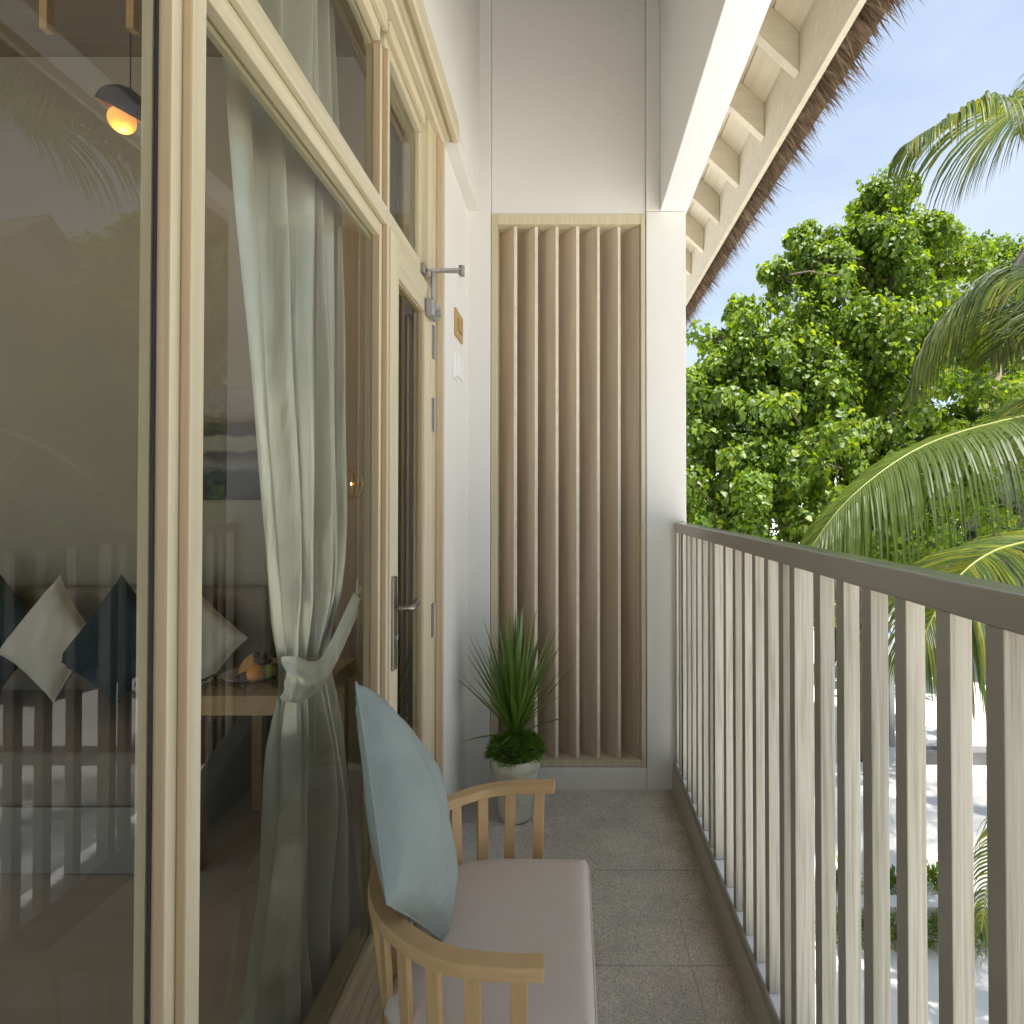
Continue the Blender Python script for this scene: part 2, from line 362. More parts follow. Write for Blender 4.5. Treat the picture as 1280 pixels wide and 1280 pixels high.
# balcony floor: slab, grout bed and tiles
slab = B(-.62, .62, -2.6, 3.1, -.20, -.0035).build('balcony_floor', 'grout'); tag(slab, kind='structure'); slab['w'] = (0,0,0)
T = .4355; J = .003
t0 = None
for ix in range(-1, 2):
    for iy in range(-8, 4):
        x0 = .362 - T + ix*T - 0*T; y0 = 1.705 + iy*T
        xa, xb = max(x0, -.545), min(x0 + T, .489)
        ya, yb = y0, min(y0 + T, D + .02)
        if xb - xa < .01 or ya > D: continue
        xa += J/2; xb -= J/2; ya += J/2; yb -= J/2
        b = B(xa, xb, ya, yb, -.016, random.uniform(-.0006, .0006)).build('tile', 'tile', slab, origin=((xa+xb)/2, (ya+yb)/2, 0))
        bv = b.modifiers.new('b', 'BEVEL'); bv.width = .0012; bv.segments = 1

# building walls (plaster)
b = MB(); b.box(-.62, -.504, 2.205, D+.3, -.2, 2.82); tag(b.build('side_wall', 'plaster', bevel=.004), kind='structure')
b = MB(); b.box(-.62, -.452, -2.6, D+.3, 2.902, 5.4); b.box(-.62, -.4525, 2.206, D+.3, 2.8215, 2.901); tag(b.build('upper_wall', 'plaster', bevel=.004), kind='structure')
b = MB(); b.box(-.66, -.395, D, D+.3, -.2, 5.2)                                   # left pier of the end wall
b.box(-.394, .366, D+.012, D+.3, 2.812, 5.2); b.box(-.394, .366, D, D+.3, -.2, .105)
tag(b.build('end_wall', 'plaster', bevel=.004), kind='structure')
b = MB(); b.box(.367, .5616, D, D+.3, -.2, 2.82); b.box(.367, .4365, D+.001, D+.3, 2.821, 4.4)
tag(b.build('corner_pier', 'plaster', bevel=.004), 'white plaster pier at the far corner where the railing ends', 'pillar')
b = MB(); b.box(.437, .57, -2.6, D+.299, 2.822, 4.02)
tag(b.build('roof_beam', 'beam', bevel=.003), 'long smooth white beam carrying the roof over the railing', 'beam')
b = MB(); b.box(-.62, .62, -2.6, 3.1, -3.1, -.21); b.box(-5, -.63, 3.31, 3.5, -3.1, 5.6)
tag(b.build('lower_storey_wall', 'plaster'), kind='structure')
# ledge outside the railing
b = B(.501, .64, -2.6, D-.001, -.0, .137); tag(b.build('outer_ledge', 'beam', bevel=.003), kind='structure')

# ---------------------------------------------------------------- railing
rail = thing('balcony_railing', (.5, .1, 0), 'long balcony railing with taupe handrail and bleached wood slats above white ledge', 'railing')
B(.503, .556, -2.6, D-.002, 1.249, 1.295).build('handrail', 'rail', rail, bevel=.004)
B(.4895, .5005, -2.6, D-.002, .001, .114).build('kerb_board', 'kerbboard', rail, bevel=.0015)
B(.4965, .5035, -2.6, D-.002, .115, .146).build('bottom_strip', 'rail', rail, bevel=.001)
K = 354.9
off = [.0004, .0007, .00097, .00124, .00151, .0018]
first = None; pfirst = None
def slatbox(x0, x1, y0, y1):
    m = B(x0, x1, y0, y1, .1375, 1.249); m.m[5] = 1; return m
for pst in (.007585, .005590, .003595, .0016, -.000395, -.00239, -.004385, -.00638):
    if pst*K < D-.05:
        d = pst*K
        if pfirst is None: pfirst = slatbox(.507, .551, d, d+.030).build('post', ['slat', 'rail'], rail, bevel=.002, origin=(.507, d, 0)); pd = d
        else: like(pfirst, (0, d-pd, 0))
    for o_ in (off if pst > .004 else [.000373, .000649, .000917, .001194, .001475, .00174]):
        d = (pst - o_)*K
        if d < -2.55 or d > D-.02: continue
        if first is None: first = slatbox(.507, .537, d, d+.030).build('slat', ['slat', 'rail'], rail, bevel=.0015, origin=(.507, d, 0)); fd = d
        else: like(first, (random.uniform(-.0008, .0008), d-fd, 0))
d = .00721*K
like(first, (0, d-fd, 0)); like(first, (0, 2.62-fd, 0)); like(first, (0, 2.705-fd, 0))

# ---------------------------------------------------------------- louvre screen
lv = thing('louvre_screen', (-.015, D, .105), 'tall screen of angled vertical pale oak fins set in the end wall', 'screen')
FX0, FX1, FZ0, FZ1 = -.392, .364, .107, 2.810
B(FX0, FX0+.030, D+.004, D+.20, FZ0, FZ1).build('frame_side', 'frame', lv, bevel=.002)
B(FX1-.022, FX1, D+.004, D+.20, FZ0, FZ1).build('frame_side', 'frame', lv, bevel=.002)
B(FX0+.0305, FX1-.0225, D+.0045, D+.20, FZ1-.050, FZ1-.001).build('frame_top', 'frame', lv, bevel=.002)
B(FX0+.0305, FX1-.0225, D+.0045, D+.20, FZ0+.001, FZ0+.032).build('frame_sill', 'frame', lv, bevel=.002)
B(FX0+.031, FX1-.023, D+.19, D+.198, FZ0+.033, FZ1-.051).build('backing', 'fin', lv)
fx = [-.2645 + .1025*i for i in range(7)]
ff = MB(); ff.bar((-.010, D+.032, 0), (-.107, D+.140, 0), .020, 1)
x0 = fx[0]; fm = MB(); zz0, zz1 = FZ0+.0325, FZ1-.0505
for v in ff.v: fm.v.append((v[0]+x0, v[1], zz0 if v[2] < 0 else zz1))
fm.f = ff.f; fm.m = [1] + ff.m[1:]  # near end face coloured paler to imitate light catching the fin edges
f0 = fm.build('fin', ['fin', 'soffit'], lv, bevel=.0015, origin=(x0, D+.03, zz0))
for x in fx[1:]:
    like(f0, (x-x0, 0, 0), rot=(0, 0, R(random.uniform(-2, 2))))

# ---------------------------------------------------------------- roof
SL = .93
roof = thing('thatched_roof', (1.0, 1.3, 3.14), 'overhanging thatched roof edge with pale rafters and shaggy reed fringe', 'roof')
Y0r, Y1r = -4.2, 6.2
def zr(x, off=0): return 3.46 + (1.0 - x)*SL + off
nb = 0
xb = 1.0; step = .115
while xb > -1.9:
    xa = xb - step + .004
    m = MB()
    for (x, z_) in ((xa, 0), (xb, 0), (xb, .018), (xa, .018)):
        m.v.append((x, Y0r, zr(x, z_)))
    for (x, z_) in ((xa, 0), (xb, 0), (xb, .018), (xa, .018)):
        m.v.append((x, Y1r, zr(x, z_)))
    m.f = [(0,1,2,3),(7,6,5,4),(0,4,5,1),(1,5,6,2),(2,6,7,3),(3,7,4,0)]; m.m = [0]*6
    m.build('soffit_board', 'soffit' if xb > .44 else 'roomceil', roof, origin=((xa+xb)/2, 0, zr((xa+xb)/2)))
    xb -= step
rf = None
for k in range(-13, 8):
    y = 2.434 + .441*k
    if y > Y1r: continue
    m = MB()
    xi = -.45 if y < 3.1 else -1.8
    for yy in (y, y+.045):
        for (x, z_) in ((xi, -.18), (.999, -.18), (.999, -.001), (xi, -.001)): m.v.append((x, yy, zr(x, z_)))
    m.f = [(0,1,2,3),(7,6,5,4),(0,4,5,1),(1,5,6,2),(2,6,7,3),(3,7,4,0)]; m.m = [0]*6
    m.build('rafter', 'rafter', roof, bevel=.002, origin=(.999, y, 3.3))
B(1.0005, 1.028, Y0r, Y1r, 3.14, 3.50).build('fascia', 'rafter', roof, bevel=.002)
# thatch mass
m = MB()
prof = [(1.03, 3.20), (1.16, 3.20), (1.22, 3.36), (-2.2, 3.36+3.42*SL), (-2.2, zr(-2.2, .03)), (1.03, zr(1.03, .03))]
for yy in (Y0r, Y1r):
    for (x, z) in prof: m.v.append((x, yy, z))
k = len(prof); m.f = [tuple(range(k))[::-1], tuple(range(k, 2*k))] + [(i, (i+1)%k, (i+1)%k+k, i+k) for i in range(k)]; m.m = [0]*len(m.f)
m.build('thatch_layer', 'thatch_base', roof)
m = MB()
rnd = random.Random(3)
for i in range(9500):
    y = rnd.uniform(Y0r, Y1r); layer = rnd.random()
    clump = .06*math.sin(y*9+1)*math.sin(y*23) + .03*math.sin(y*61)
    x0 = 1.03 + .06*layer; z0 = 3.19 + .17*layer
    ln = .08 + .095*rnd.random()**1.4 + clump*.6 + .04*layer
    ang = R(rnd.gauss(-50 + 16*layer, 9)); sy = rnd.gauss(0, .22)
    dx, dz = math.cos(ang), math.sin(ang)
    a = Vector((x0, y, z0)); dr = Vector((dx, sy, dz)).normalized(); bnd = Vector((0, 0, -.25*ln*rnd.random()))
    e1 = a + dr*ln*.55; e = a + dr*ln + bnd
    sd_ = Vector((rnd.gauss(0, .3), 1, rnd.gauss(0, .4))).normalized()*rnd.uniform(.002, .0055)
    o = len(m.v); m.v += [tuple(a-sd_), tuple(a+sd_), tuple(e1+sd_*.9), tuple(e1-sd_*.9), tuple(e)]
    m.f += [(o, o+1, o+2, o+3), (o+3, o+2, o+4)]; m.m += [0, 0]
tag(m.build('thatch_fringe', 'thatch', roof), kind='stuff')

# ================================================================ window wall
XG, XM, XF = -.560, -.541, -.525
win = thing('window_frame', (XF, .8, .17), 'tall cream framed glazing beside the balcony with wide stepped post and transom', 'window')
def post(y0, y1, z0, z1):
    B(XG-.022, XG-.0065, y0-.001, y1+.001, z0, z1).build('inner_stop', 'frame', win, bevel=.001)
    q = B(XG-.007, XM, y0, y1, z0, z1); q.m[2] = 1; q.build('post_reveal', ['frame', 'reveal'], win, bevel=.0025)
    q = B(XM+.0005, XF, y0+.018, y1-.002, z0, z1); q.m[2] = 1; q.build('post_face', ['frame', 'reveal'], win, bevel=.003)
ZB, ZT = .165, 2.808
post(.752, .802, ZB, 2.7)
post(1.574, 1.613, ZB, 2.7)
# transoms for each bay
def hrail(y0, y1, z0, z1, lo, hi, mm='frame_y'):
    B(XG-.020, XG-.008, y0+.0011, y1-.0011, z0-.010, z1+.010).build('inner_stop', mm, win, bevel=.001)
    B(XG-.007, XM-.0006, y0+.0005, y1-.0005, z0, z1).build('transom_reveal', mm, win, bevel=.0025)
    B(XM, XF-.0006, y0-.017, y1+.017, lo, hi).build('transom_face', mm, win, bevel=.003)
for (y0, y1) in ((-2.4, .752), (.802, 1.574)):
    hrail(y0, y1, 2.15, 2.255, 2.188, 2.24)
    hrail(y0, y1, 2.705, 2.80, 2.745, 2.80)
    B(XG-.05, XG-.006, y0+.0012, y1-.0012, ZB, .212).build('bottom_stop', 'frame_y', win, bevel=.001)
    B(XG-.005, XM-.004, y0+.0005, y1-.0005, ZB+.001, .195).build('bottom_rail', 'frame_y', win, bevel=.002)
# above the door
B(XG-.045, XF-.001, 1.6135, 2.0, 2.195, 2.24).build('transom_face', 'frame_y', win, bevel=.003)
B(XG-.045, XM, 1.6135, 2.0, 2.725, 2.80).build('top_rail', 'frame_y', win, bevel=.003)
B(XM+.0005, XF, 1.6135, 2.0, 2.755, 2.80).build('top_rail', 'frame_y', win, bevel=.003)
B(XG-.045, XF+.004, 2.112, 2.143, ZB, ZT).build('jamb', 'frame', win, bevel=.003)
B(XG-.045, XM-.006, 2.001, 2.111, 2.241, ZT).build('jamb', 'frame', win, bevel=.003)
B(XG-.045, XF, 2.045, 2.1115, 2.2405, ZT-.0005).build('jamb', 'frame', win, bevel=.003)
B(XG-.045, -.512, 2.1435, 2.183, ZB-.165, ZT).build('tan_strip', 'tan', win, bevel=.001)
B(XG-.045, -.499, 2.1835, 2.2045, ZB-.165, ZT).build('architrave', 'frame', win, bevel=.003)
# header
hd = MB()
prof = [(-.60, 2.8085), (-.505, 2.8085), (-.498, 2.816), (-.486, 2.816), (-.478, 2.826), (-.462, 2.812), (-.447, 2.812), (-.443, 2.818), (-.443, 2.893), (-.449, 2.8995), (-.60, 2.8995)]
for yy in (-2.5, 2.196):
    for (x, z) in prof: hd.v.append((x, yy, z))
k = len(prof); hd.f = [tuple(range(k))[::-1], tuple(range(k, 2*k))] + [(i, (i+1)%k, (i+1)%k+k, i+k) for i in range(k)]; hd.m = [0]*len(hd.f)
hd.build('header', 'frame_y', win)
# glass
def pane(y0, y1, z0, z1, parent=win, x=XG, nm='glass_pane'):
    m = MB(); m.box(x-.006, x, y0, y1, z0, z1, 1); m.m[3] = 0
    return m.build(nm, ['glass', 'glass_back'], parent)
for (a, b_) in ((-2.4, .7505), (.803, 1.5725)):
    pane(a, b_, .196, 2.149); pane(a, b_, 2.256, 2.704)
pane(1.614, 2.0, 2.241, 2.724)
B(XG-.0022, XG+.0012, .7475, .7515, .196, 2.7).build('gasket', 'rubber', win)
# ledge boards
led = thing('window_ledge', (-.5, 0, .165), 'low pale timber ledge of boards below the window behind the chair', 'ledge')
B(-.56, -.472, -2.4, 1.612, 0, .143).build('ledge_front', 'kerb', led)
for i in range(4):
    xa = -.5595 + i*.0245
    B(xa, xa+.0235, -2.4, 1.612, .1435, .163+random.uniform(-.001, .001)).build('board', 'soffit', led, bevel=.001)
B(-.60, -.49, 1.6125, 2.142, 0, .15).build('threshold', 'kerb', led)

# ---------------------------------------------------------------- door
door = thing('glass_door', (-.53, 1.615, .17), 'narrow cream door with long glass pane beside the switch plates', 'door')
DX0, DX1 = -.562, -.522
B(DX0, DX1, 1.616, 1.69, .152, 2.190).build('stile', 'frame', door, bevel=.002)
B(DX0, DX1, 1.990, 2.108, .152, 2.190).build('stile', 'frame', door, bevel=.002)
B(DX0, DX1-.0005, 1.6905, 1.9895, 2.076, 2.190).build('top_rail', 'frame_y', door, bevel=.002)
B(DX0, DX1-.0005, 1.6905, 1.9895, .152, .36).build('bottom_rail', 'frame_y', door, bevel=.002)
for (a, b_, c, d_) in ((1.6905, 1.697, .361, 2.0755), (1.9825, 1.9895, .361, 2.0755)):
    B(-.548, -.530, a, b_, c, d_).build('bead', 'reveal', door)
B(-.548, -.530, 1.6975, 1.982, 2.069, 2.0755).build('bead', 'reveal', door)
pane(1.698, 1.9815, .361, 2.0685, door, -.541)
# handle
pl = B(DX1, DX1+.008, 1.628, 1.662, .905, 1.178).build('handle_plate', 'steel', door, bevel=.003)
MB().tube([(DX1+.0085, 1.645, 1.085), (DX1+.045, 1.645, 1.085), (DX1+.052, 1.652, 1.085), (DX1+.055, 1.68, 1.087), (DX1+.050, 1.72, 1.088), (DX1+.042, 1.755, 1.088)], [.008, .008, .010, .010, .010, .009], 10).build('lever', 'steel', pl, smooth=True)
MB().tube([(DX1+.0085, 1.645, 1.0), (DX1+.013, 1.645, 1.0)], .010, 12).build('lock_cylinder', 'grey_metal', pl)
for z in (1.935, 1.66, .89):
    h = MB(); h.tube([(DX1+.006, 2.1085, z), (DX1+.006, 2.1085, z+.125)], .0065, 10); h.box(DX1+.0003, DX1+.004, 2.090, 2.108, z, z+.125)
    hh = h.build('hinge', 'hinge', door)
# closer
cl = MB(); 
cz = 2.10
cl.box(DX1, DX1+.035, 1.985, 2.075, 2.062, 2.125)
clo = cl.build('door_closer', 'grey_metal', door, bevel=.009)
MB().tube([(DX1+.036, 2.02, 2.078), (DX1+.05, 2.02, 2.078)], .012, 16).build('closer_cap', 'grey_metal', clo, smooth=False)
a1 = P(586, 337, 2.12)
s1 = Vector((DX1+.018, 2.03, 2.215)); s2 = Vector((DX1+.012, 1.97, 2.215))
MB().tube([s1 - Vector((0,0,.10)), s1 + Vector((0,0,.02))], .008, 8).build('closer_pin', 'grey_metal', clo)
mm_ = MB(); mm_.bar(s1 + Vector((0, 0, .02)), (-.405, 2.06, 2.245), .013, .006, (0,0,1)); mm_.build('closer_arm', 'hinge', clo, bevel=.001)
mm_ = MB(); mm_.bar((-.405, 2.06, 2.256), s2, .012, .007, (0,0,1)); mm_.build('closer_arm', 'hinge', clo, bevel=.001)
MB().tube([(-.405, 2.06, 2.232), (-.405, 2.06, 2.268)], .011, 12).build('closer_joint', 'hinge', clo)
B(XF, XF+.012, 1.945, 1.992, 2.198, 2.233).build('closer_bracket', 'hinge', clo, bevel=.002)

# switches
sw = thing('brass_switch_plate', (-.504, 2.45, 2.18), 'square brass switch plate above the white box on side wall', 'switch')
def wallbox(y0, y1, z0, z1, t): return MB().box(-.5035, -.5035+t, y0, y1, z0, z1)
wallbox(2.40, 2.555, 2.115, 2.232, .009).build('cover_plate', 'brass', sw, bevel=.002)
for q in (2.445, 2.495):
    MB().box(-.4943, -.4905, q, q+.036, 2.15, 2.20).build('rocker', 'brass', sw, bevel=.001)
sw2 = thing('white_wall_box', (-.504, 2.4, 1.98), 'small white plastic box mounted on side wall under the brass plate', 'switch')
wallbox(2.375, 2.50, 1.925, 2.035, .010).build('back_plate', 'whiteplastic', sw2, bevel=.002)
wallbox(2.382, 2.493, 1.932, 2.028, .026).build('cover', 'whiteplastic', sw2, bevel=.004)

# ================================================================ room behind the glass
RY = 2.95; RC = 3.76; RX = -4.6
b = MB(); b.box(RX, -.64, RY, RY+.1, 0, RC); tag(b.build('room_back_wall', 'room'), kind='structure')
b = MB(); b.box(RX-.1, RX, -2.4, -1.6, 0, RC); b.box(RX-.1, RX, 1.7, RY+.1, 0, RC); b.box(RX-.1, RX, -1.599, 1.699, 0, .6); b.box(RX-.1, RX, -1.599, 1.699, 2.7, RC); b.box(RX, -3.9, -2.5, -2.4, 0, RC); b.box(-1.1, -.64, -2.5, -2.4, 0, RC); b.box(-3.899, -1.101, -2.5, -2.4, 2.9, RC); tag(b.build('room_side_wall', 'room'), kind='structure')  # openings in these unseen walls are invented, to let in daylight that brightens the room
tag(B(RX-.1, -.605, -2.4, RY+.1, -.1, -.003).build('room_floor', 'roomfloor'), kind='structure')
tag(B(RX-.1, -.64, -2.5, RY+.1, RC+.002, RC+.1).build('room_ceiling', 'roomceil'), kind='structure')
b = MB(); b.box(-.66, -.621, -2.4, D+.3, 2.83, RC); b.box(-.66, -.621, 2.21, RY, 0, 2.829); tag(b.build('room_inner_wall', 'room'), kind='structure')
B(-1.24, -.665, RY-.03, RY-.001, .001, 3.1).build('wood_partition', 'partition')
tag(bpy.data.objects['wood_partition'], 'brown timber panel on the room wall right of the curtain', 'wall panel')
for i, xc in enumerate((P(51, 0, 2.25).x, P(160, 0, 2.25).x)):
    m = MB(); m.box(xc-.016, xc+.016, 2.235, 2.27, P(0, 19, 2.2).z, RC-.001)
    tag(m.build('ceiling_bracket', 'table', bevel=.002), 'small pale timber bracket under the room ceiling, ' + ('left of the pendant cord' if i == 0 else 'just right of the pendant cord'), 'bracket', 'ceiling brackets in the room')

def rbox(x0, x1, y0, y1, z0, z1, nm, m, parent, bv):
    o = B(x0, x1, y0, y1, z0, z1).build(nm, m, parent, smooth=True); mod = o.modifiers.new('b', 'BEVEL'); mod.width = bv; mod.segments = 5; return o
sofa = thing('daybed', (-2.5, 2.5, 0), 'taupe upholstered daybed on off-white plinth against the room wall', 'sofa')
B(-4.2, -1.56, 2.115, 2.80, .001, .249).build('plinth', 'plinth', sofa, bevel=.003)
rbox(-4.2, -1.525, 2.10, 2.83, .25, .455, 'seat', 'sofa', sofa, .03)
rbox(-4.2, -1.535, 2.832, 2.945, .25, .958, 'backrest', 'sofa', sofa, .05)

def pillow(name, corners, t, m, parent=None, n=26, seed=0, back=None, pinch=.10):
    """corners: T, R, B, L  (3D); inflated square cushion with a seam"""
    a, b_, c, d_ = [Vector(q) for q in corners]
    cen = (a+b_+c+d_)/4
    nor = (b_-d_).cross(a-c).normalized()
    if back is None: back = t
    rn = random.Random(seed); mb = MB(); ph = [rn.uniform(0, 6) for _ in range(6)]
    def pt(u, v, side):
        s_, q = 2*u-1, 2*v-1
        # pull the sides in between the corners
        k1 = 1 - pinch*(1-q*q)*abs(s_)**2; k2 = 1 - pinch*(1-s_*s_)*abs(q)**2
        uu, vv = (s_*k1+1)/2, (q*k2+1)/2
        p = a*(1-uu)*(1-vv) + b_*uu*(1-vv) + c*uu*vv + d_*(1-uu)*vv
        h = max(0, (1-s_*s_)*(1-q*q))**.40
        rr_ = max(abs(s_), abs(q)); cw = (abs(s_*q))**1.5
        wr = .010*cw*math.sin(34*math.atan2(1.001-abs(q), 1.001-abs(s_)) + ph[4]) + .004*math.sin(9*u+4*v+ph[0])*math.sin(7*v-3*u+ph[1]) + .003*math.sin(17*u*v+ph[2]) + .0025*math.sin(25*u-11*v+ph[3])
        return p + nor*side*(h*(t if side > 0 else back) + h*wr)
    for side in (1, -1):
        o = len(mb.v)
        for i in range(n+1):
            for j in range(n+1): mb.v.append(tuple(pt(i/n, j/n, side)))
        for i in range(n):
            for j in range(n):
                q = (o+i*(n+1)+j, o+(i+1)*(n+1)+j, o+(i+1)*(n+1)+j+1, o+i*(n+1)+j+1)
                mb.f.append(q if side < 0 else q[::-1]); mb.m.append(0)
    org = c
    root = thing(name, org, None, None)
    o = mb.build('cover', m, root, smooth=True)
    # piping along the seam
    pp = [pt(i/n, 0, 0) for i in range(n+1)] + [pt(1, i/n, 0) for i in range(1, n+1)] + [pt(1-i/n, 1, 0) for i in range(1, n+1)] + [pt(0, 1-i/n, 0) for i in range(1, n+1)]
    MB().tube(pp, .0022, 6).build('seam', m, root, smooth=True)
    return root
def sp(T_, R_, B_, L_, dt, db, name, m, seed, label, dm=None):
    dm = dm or (dt+db)/2
    o = pillow(name, (P(*T_, dt), P(*R_, dm), P(*B_, db), P(*L_, dm)), .07, m, seed=seed)
    tag(o, label, 'pillow', 'pillows on the daybed')
sp((-16,690), (62,790), (-8,880), (-92,800), 2.78, 2.56, 'throw_pillow', 'darkpillow', 1, 'dark teal pillow cut off by the left edge of the photo')
sp((76,719), (126,800), (70,877), (-2,815), 2.70, 2.46, 'throw_pillow', 'whitepillow', 2, 'ivory pillow seen through the near pane between two dark pillows')
sp((153,718), (234,800), (148,882), (72,828), 2.64, 2.40, 'throw_pillow', 'darkpillow', 3, 'dark teal pillow just left of the wide window post')
sp((228,712), (311,797), (248,882), (168,800), 2.76, 2.54, 'throw_pillow', 'whitepillow', 4, 'ivory pillow at the right end of the daybed beside the fruit table')

# side table with fruit
tb = thing('side_table', (-1.2, 2.35, 0), 'light oak side table at the right end of the daybed holding the fruit', 'table')
TZ = .668
B(-1.525+.055, -1.00, 2.11, 2.62, TZ-.075, TZ).build('table_top', 'table', tb, bevel=.004)
for (x, y) in ((-1.445, 2.125), (-1.445, 2.545), (-1.07, 2.125), (-1.07, 2.545)):
    B(x, x+.045, y, y+.045, .001, TZ-.0755).build('leg', 'table', tb, bevel=.002)
FB = lambda x, y, d: Vector(((x-VX)/F*d, d, 0))
pl_ = MB().lathe((0,0,0), [(.001, 0), (.05, 0), (.09, .006), (.115, .016), (.118, .019), (.09, .010), (.05, .004), (.001, .004)], 32)
pc = Vector((P(318, 0, 2.34).x, 2.34, TZ+.001))
pl_.v = [(v[0]+pc.x, v[1]+pc.y, v[2]+pc.z) for v in pl_.v]
tag(pl_.build('fruit_plate', 'plate', smooth=True, origin=pc), 'shallow round glass plate under the fruit on oak side table', 'plate')
def fruit(name, px_, py_, d, r, s3, m, label, cat, tilt=None):
    c = P(px_, py_, d); mb = MB().ball((0,0,0), r, 20, s3)
    if tilt is not None:
        Rm = Matrix.Rotation(R(tilt), 3, 'Y'); mb.v = [tuple(Rm @ Vector(v)) for v in mb.v]
    mb.v = [(v[0]+c.x, v[1]+c.y, v[2]+c.z) for v in mb.v]
    return tag(mb.build(name, m, smooth=True, origin=c), label, cat)
fruit('mango', 315, 836, 2.38, .045, (1, .95, 1.75), 'mango', 'yellow mango leaning behind the orange', 'fruit', 28)
fruit('orange_fruit', 321, 842, 2.27, .036, (1, 1, 1.05), 'orange', 'round orange in front of the yellow mango', 'fruit')
fruit('lime_fruit', 338, 839, 2.30, .028, (1, 1, 1.15), 'lime', 'green lime at the right side of the fruit plate', 'fruit')
fruit('dark_plum', 308, 847, 2.26, .026, (1, 1, 1), 'plum', 'dark purple plum left of the orange', 'fruit')
fruit('dark_plum', 345, 836, 2.36, .026, (1, 1, 1), 'plum', 'dark purple plum behind the green lime', 'fruit')
gr = thing('grape_bunch', P(330, 835, 2.40), 'small bunch of dark grapes topping the fruit', 'fruit')
for i in range(14):
    c = P(329 + random.uniform(-9, 9), 822 + random.uniform(-8, 8), 2.36 + random.uniform(-.03, .03))
    MB().ball(c, .0125, 10).build('grape', 'plum', gr, smooth=True)
lf = thing('palm_leaf_garnish', (pc.x, 2.25, TZ), 'green palm leaf strips spread under the fruit plate and over table edge', 'leaf')
for i in range(46):
    bx = pc.x - .26 + .46*i/46 + random.uniform(-.01, .01); by = 2.22 + random.uniform(-.03, .09)
    a = random.choice((-1, 1))*R(random.uniform(20, 70)); ln = random.uniform(.08, .17)
    dx, dy = math.cos(a), math.sin(a)
    if random.random() < .5: dx = -dx
    pts = []; 
    for q in range(5):
        s_ = q/4; x = bx+dx*ln*s_; y = by+dy*ln*s_; z = TZ+.004+.012*math.sin(math.pi*s_)+random.uniform(0, .002)
        if y < 2.112: z -= (2.112-y)*.9; y = max(y, 2.085)
        if x < -1.475: x = -1.475+.0
        pts.append(Vector((x, y, z)))
    mb = MB(); n_ = Vector((-dy, dx, 0))
    for q, p in enumerate(pts):
        wd = .0045*(1-(q/4)**2)+.0006; mb.v += [tuple(p+n_*wd), tuple(p-n_*wd)]
    mb.f = [(2*q, 2*q+1, 2*q+3, 2*q+2) for q in range(4)]; mb.m = [0]*4
    mb.build('leaf_strip', 'palm', lf)

# picture
pa, pb = P(188, 625, 2.92), P(327, 487, 2.92)
pic = thing('wall_picture', (pa.x, 2.92, pa.z), 'wide dark seascape picture on the room wall above the daybed', 'picture')
B(pa.x, pb.x, 2.918, 2.9485, pa.z, pb.z).build('canvas', 'picture', pic, origin=(pa.x, 2.918, pa.z))
# pendant lamp
pd_ = 2.3; c = P(150, 140, pd_)
lamp = thing('pendant_lamp', (c.x, pd_, RC), 'black dome pendant with glowing globe bulb hanging in the room', 'lamp')
Rt = Matrix.Rotation(R(26), 3, 'Y') @ Matrix.Rotation(R(10), 3, 'X')
def place(mb, c): mb.v = [tuple(Rt @ Vector(v) + Vector(c)) for v in mb.v]; return mb
dome = [(.094*math.sin(a_), .096*math.cos(a_)) for a_ in [R(x) for x in range(2, 93, 9)]]
sh = place(MB().lathe((0,0,0), dome, 40), c + Vector((0,0,.012))).build('lamp_shade', 'black', lamp, smooth=True)
dome2 = [(r*.975, z*.97) for r, z in dome]
place(MB().lathe((0,0,0), dome2[::-1], 40), c + Vector((0,0,.011))).build('shade_lining', 'copper', sh, smooth=True)
place(MB().ball((0,0,-.022), .050, 28), c).build('globe_bulb', 'bulb', lamp, smooth=True)
top = c + Rt @ Vector((0, 0, .09))
MB().tube([top - Vector((0,0,.012)), top + Vector((0,0,.022))], .007, 12).build('cord_grip', 'black', lamp)
MB().tube([top + Vector((0,0,.01)), (top.x, top.y, RC)], .0026, 8).build('cord', 'black', lamp)
ll = bpy.data.lights.new('bulb_light', 'POINT'); ll.energy = 1.0; ll.color = (1, .62, .28); ll.shadow_soft_size = .05
lo = bpy.data.objects.new('bulb_light', ll); col.objects.link(lo); lo.location = c + Vector((.0, 0, -.075))
# gold ring lamp on partition
wc = P(441, 605, 2.80)
wl = thing('gold_wall_lamp', (wc.x, 2.9, wc.z), 'gold wire ring lamp glowing on brown partition right of the curtain', 'lamp')
for i in range(7):
    a_ = -60 + 20*i; rr = .072; pts = []
    for q in range(17):
        t_ = math.pi*(q/16); pts.append((wc.x + rr*math.sin(t_)*math.sin(R(a_))*1.0, wc.y - rr*math.sin(t_)*math.cos(R(a_)), wc.z + rr*math.cos(t_)))
    MB().tube(pts, .0032, 6).build('ring', 'gold', wl, smooth=True)
MB().ball(wc - Vector((0, .015, 0)), .007, 12).build('bulb', 'filament', wl, smooth=True)
MB().tube([(wc.x, wc.y, wc.z-.075), (wc.x, wc.y, wc.z+.075)], .004, 8).build('stem', 'gold', wl)
MB().tube([(wc.x, wc.y, wc.z), (wc.x, 2.918, wc.z)], .006, 8).build('arm', 'gold', wl)

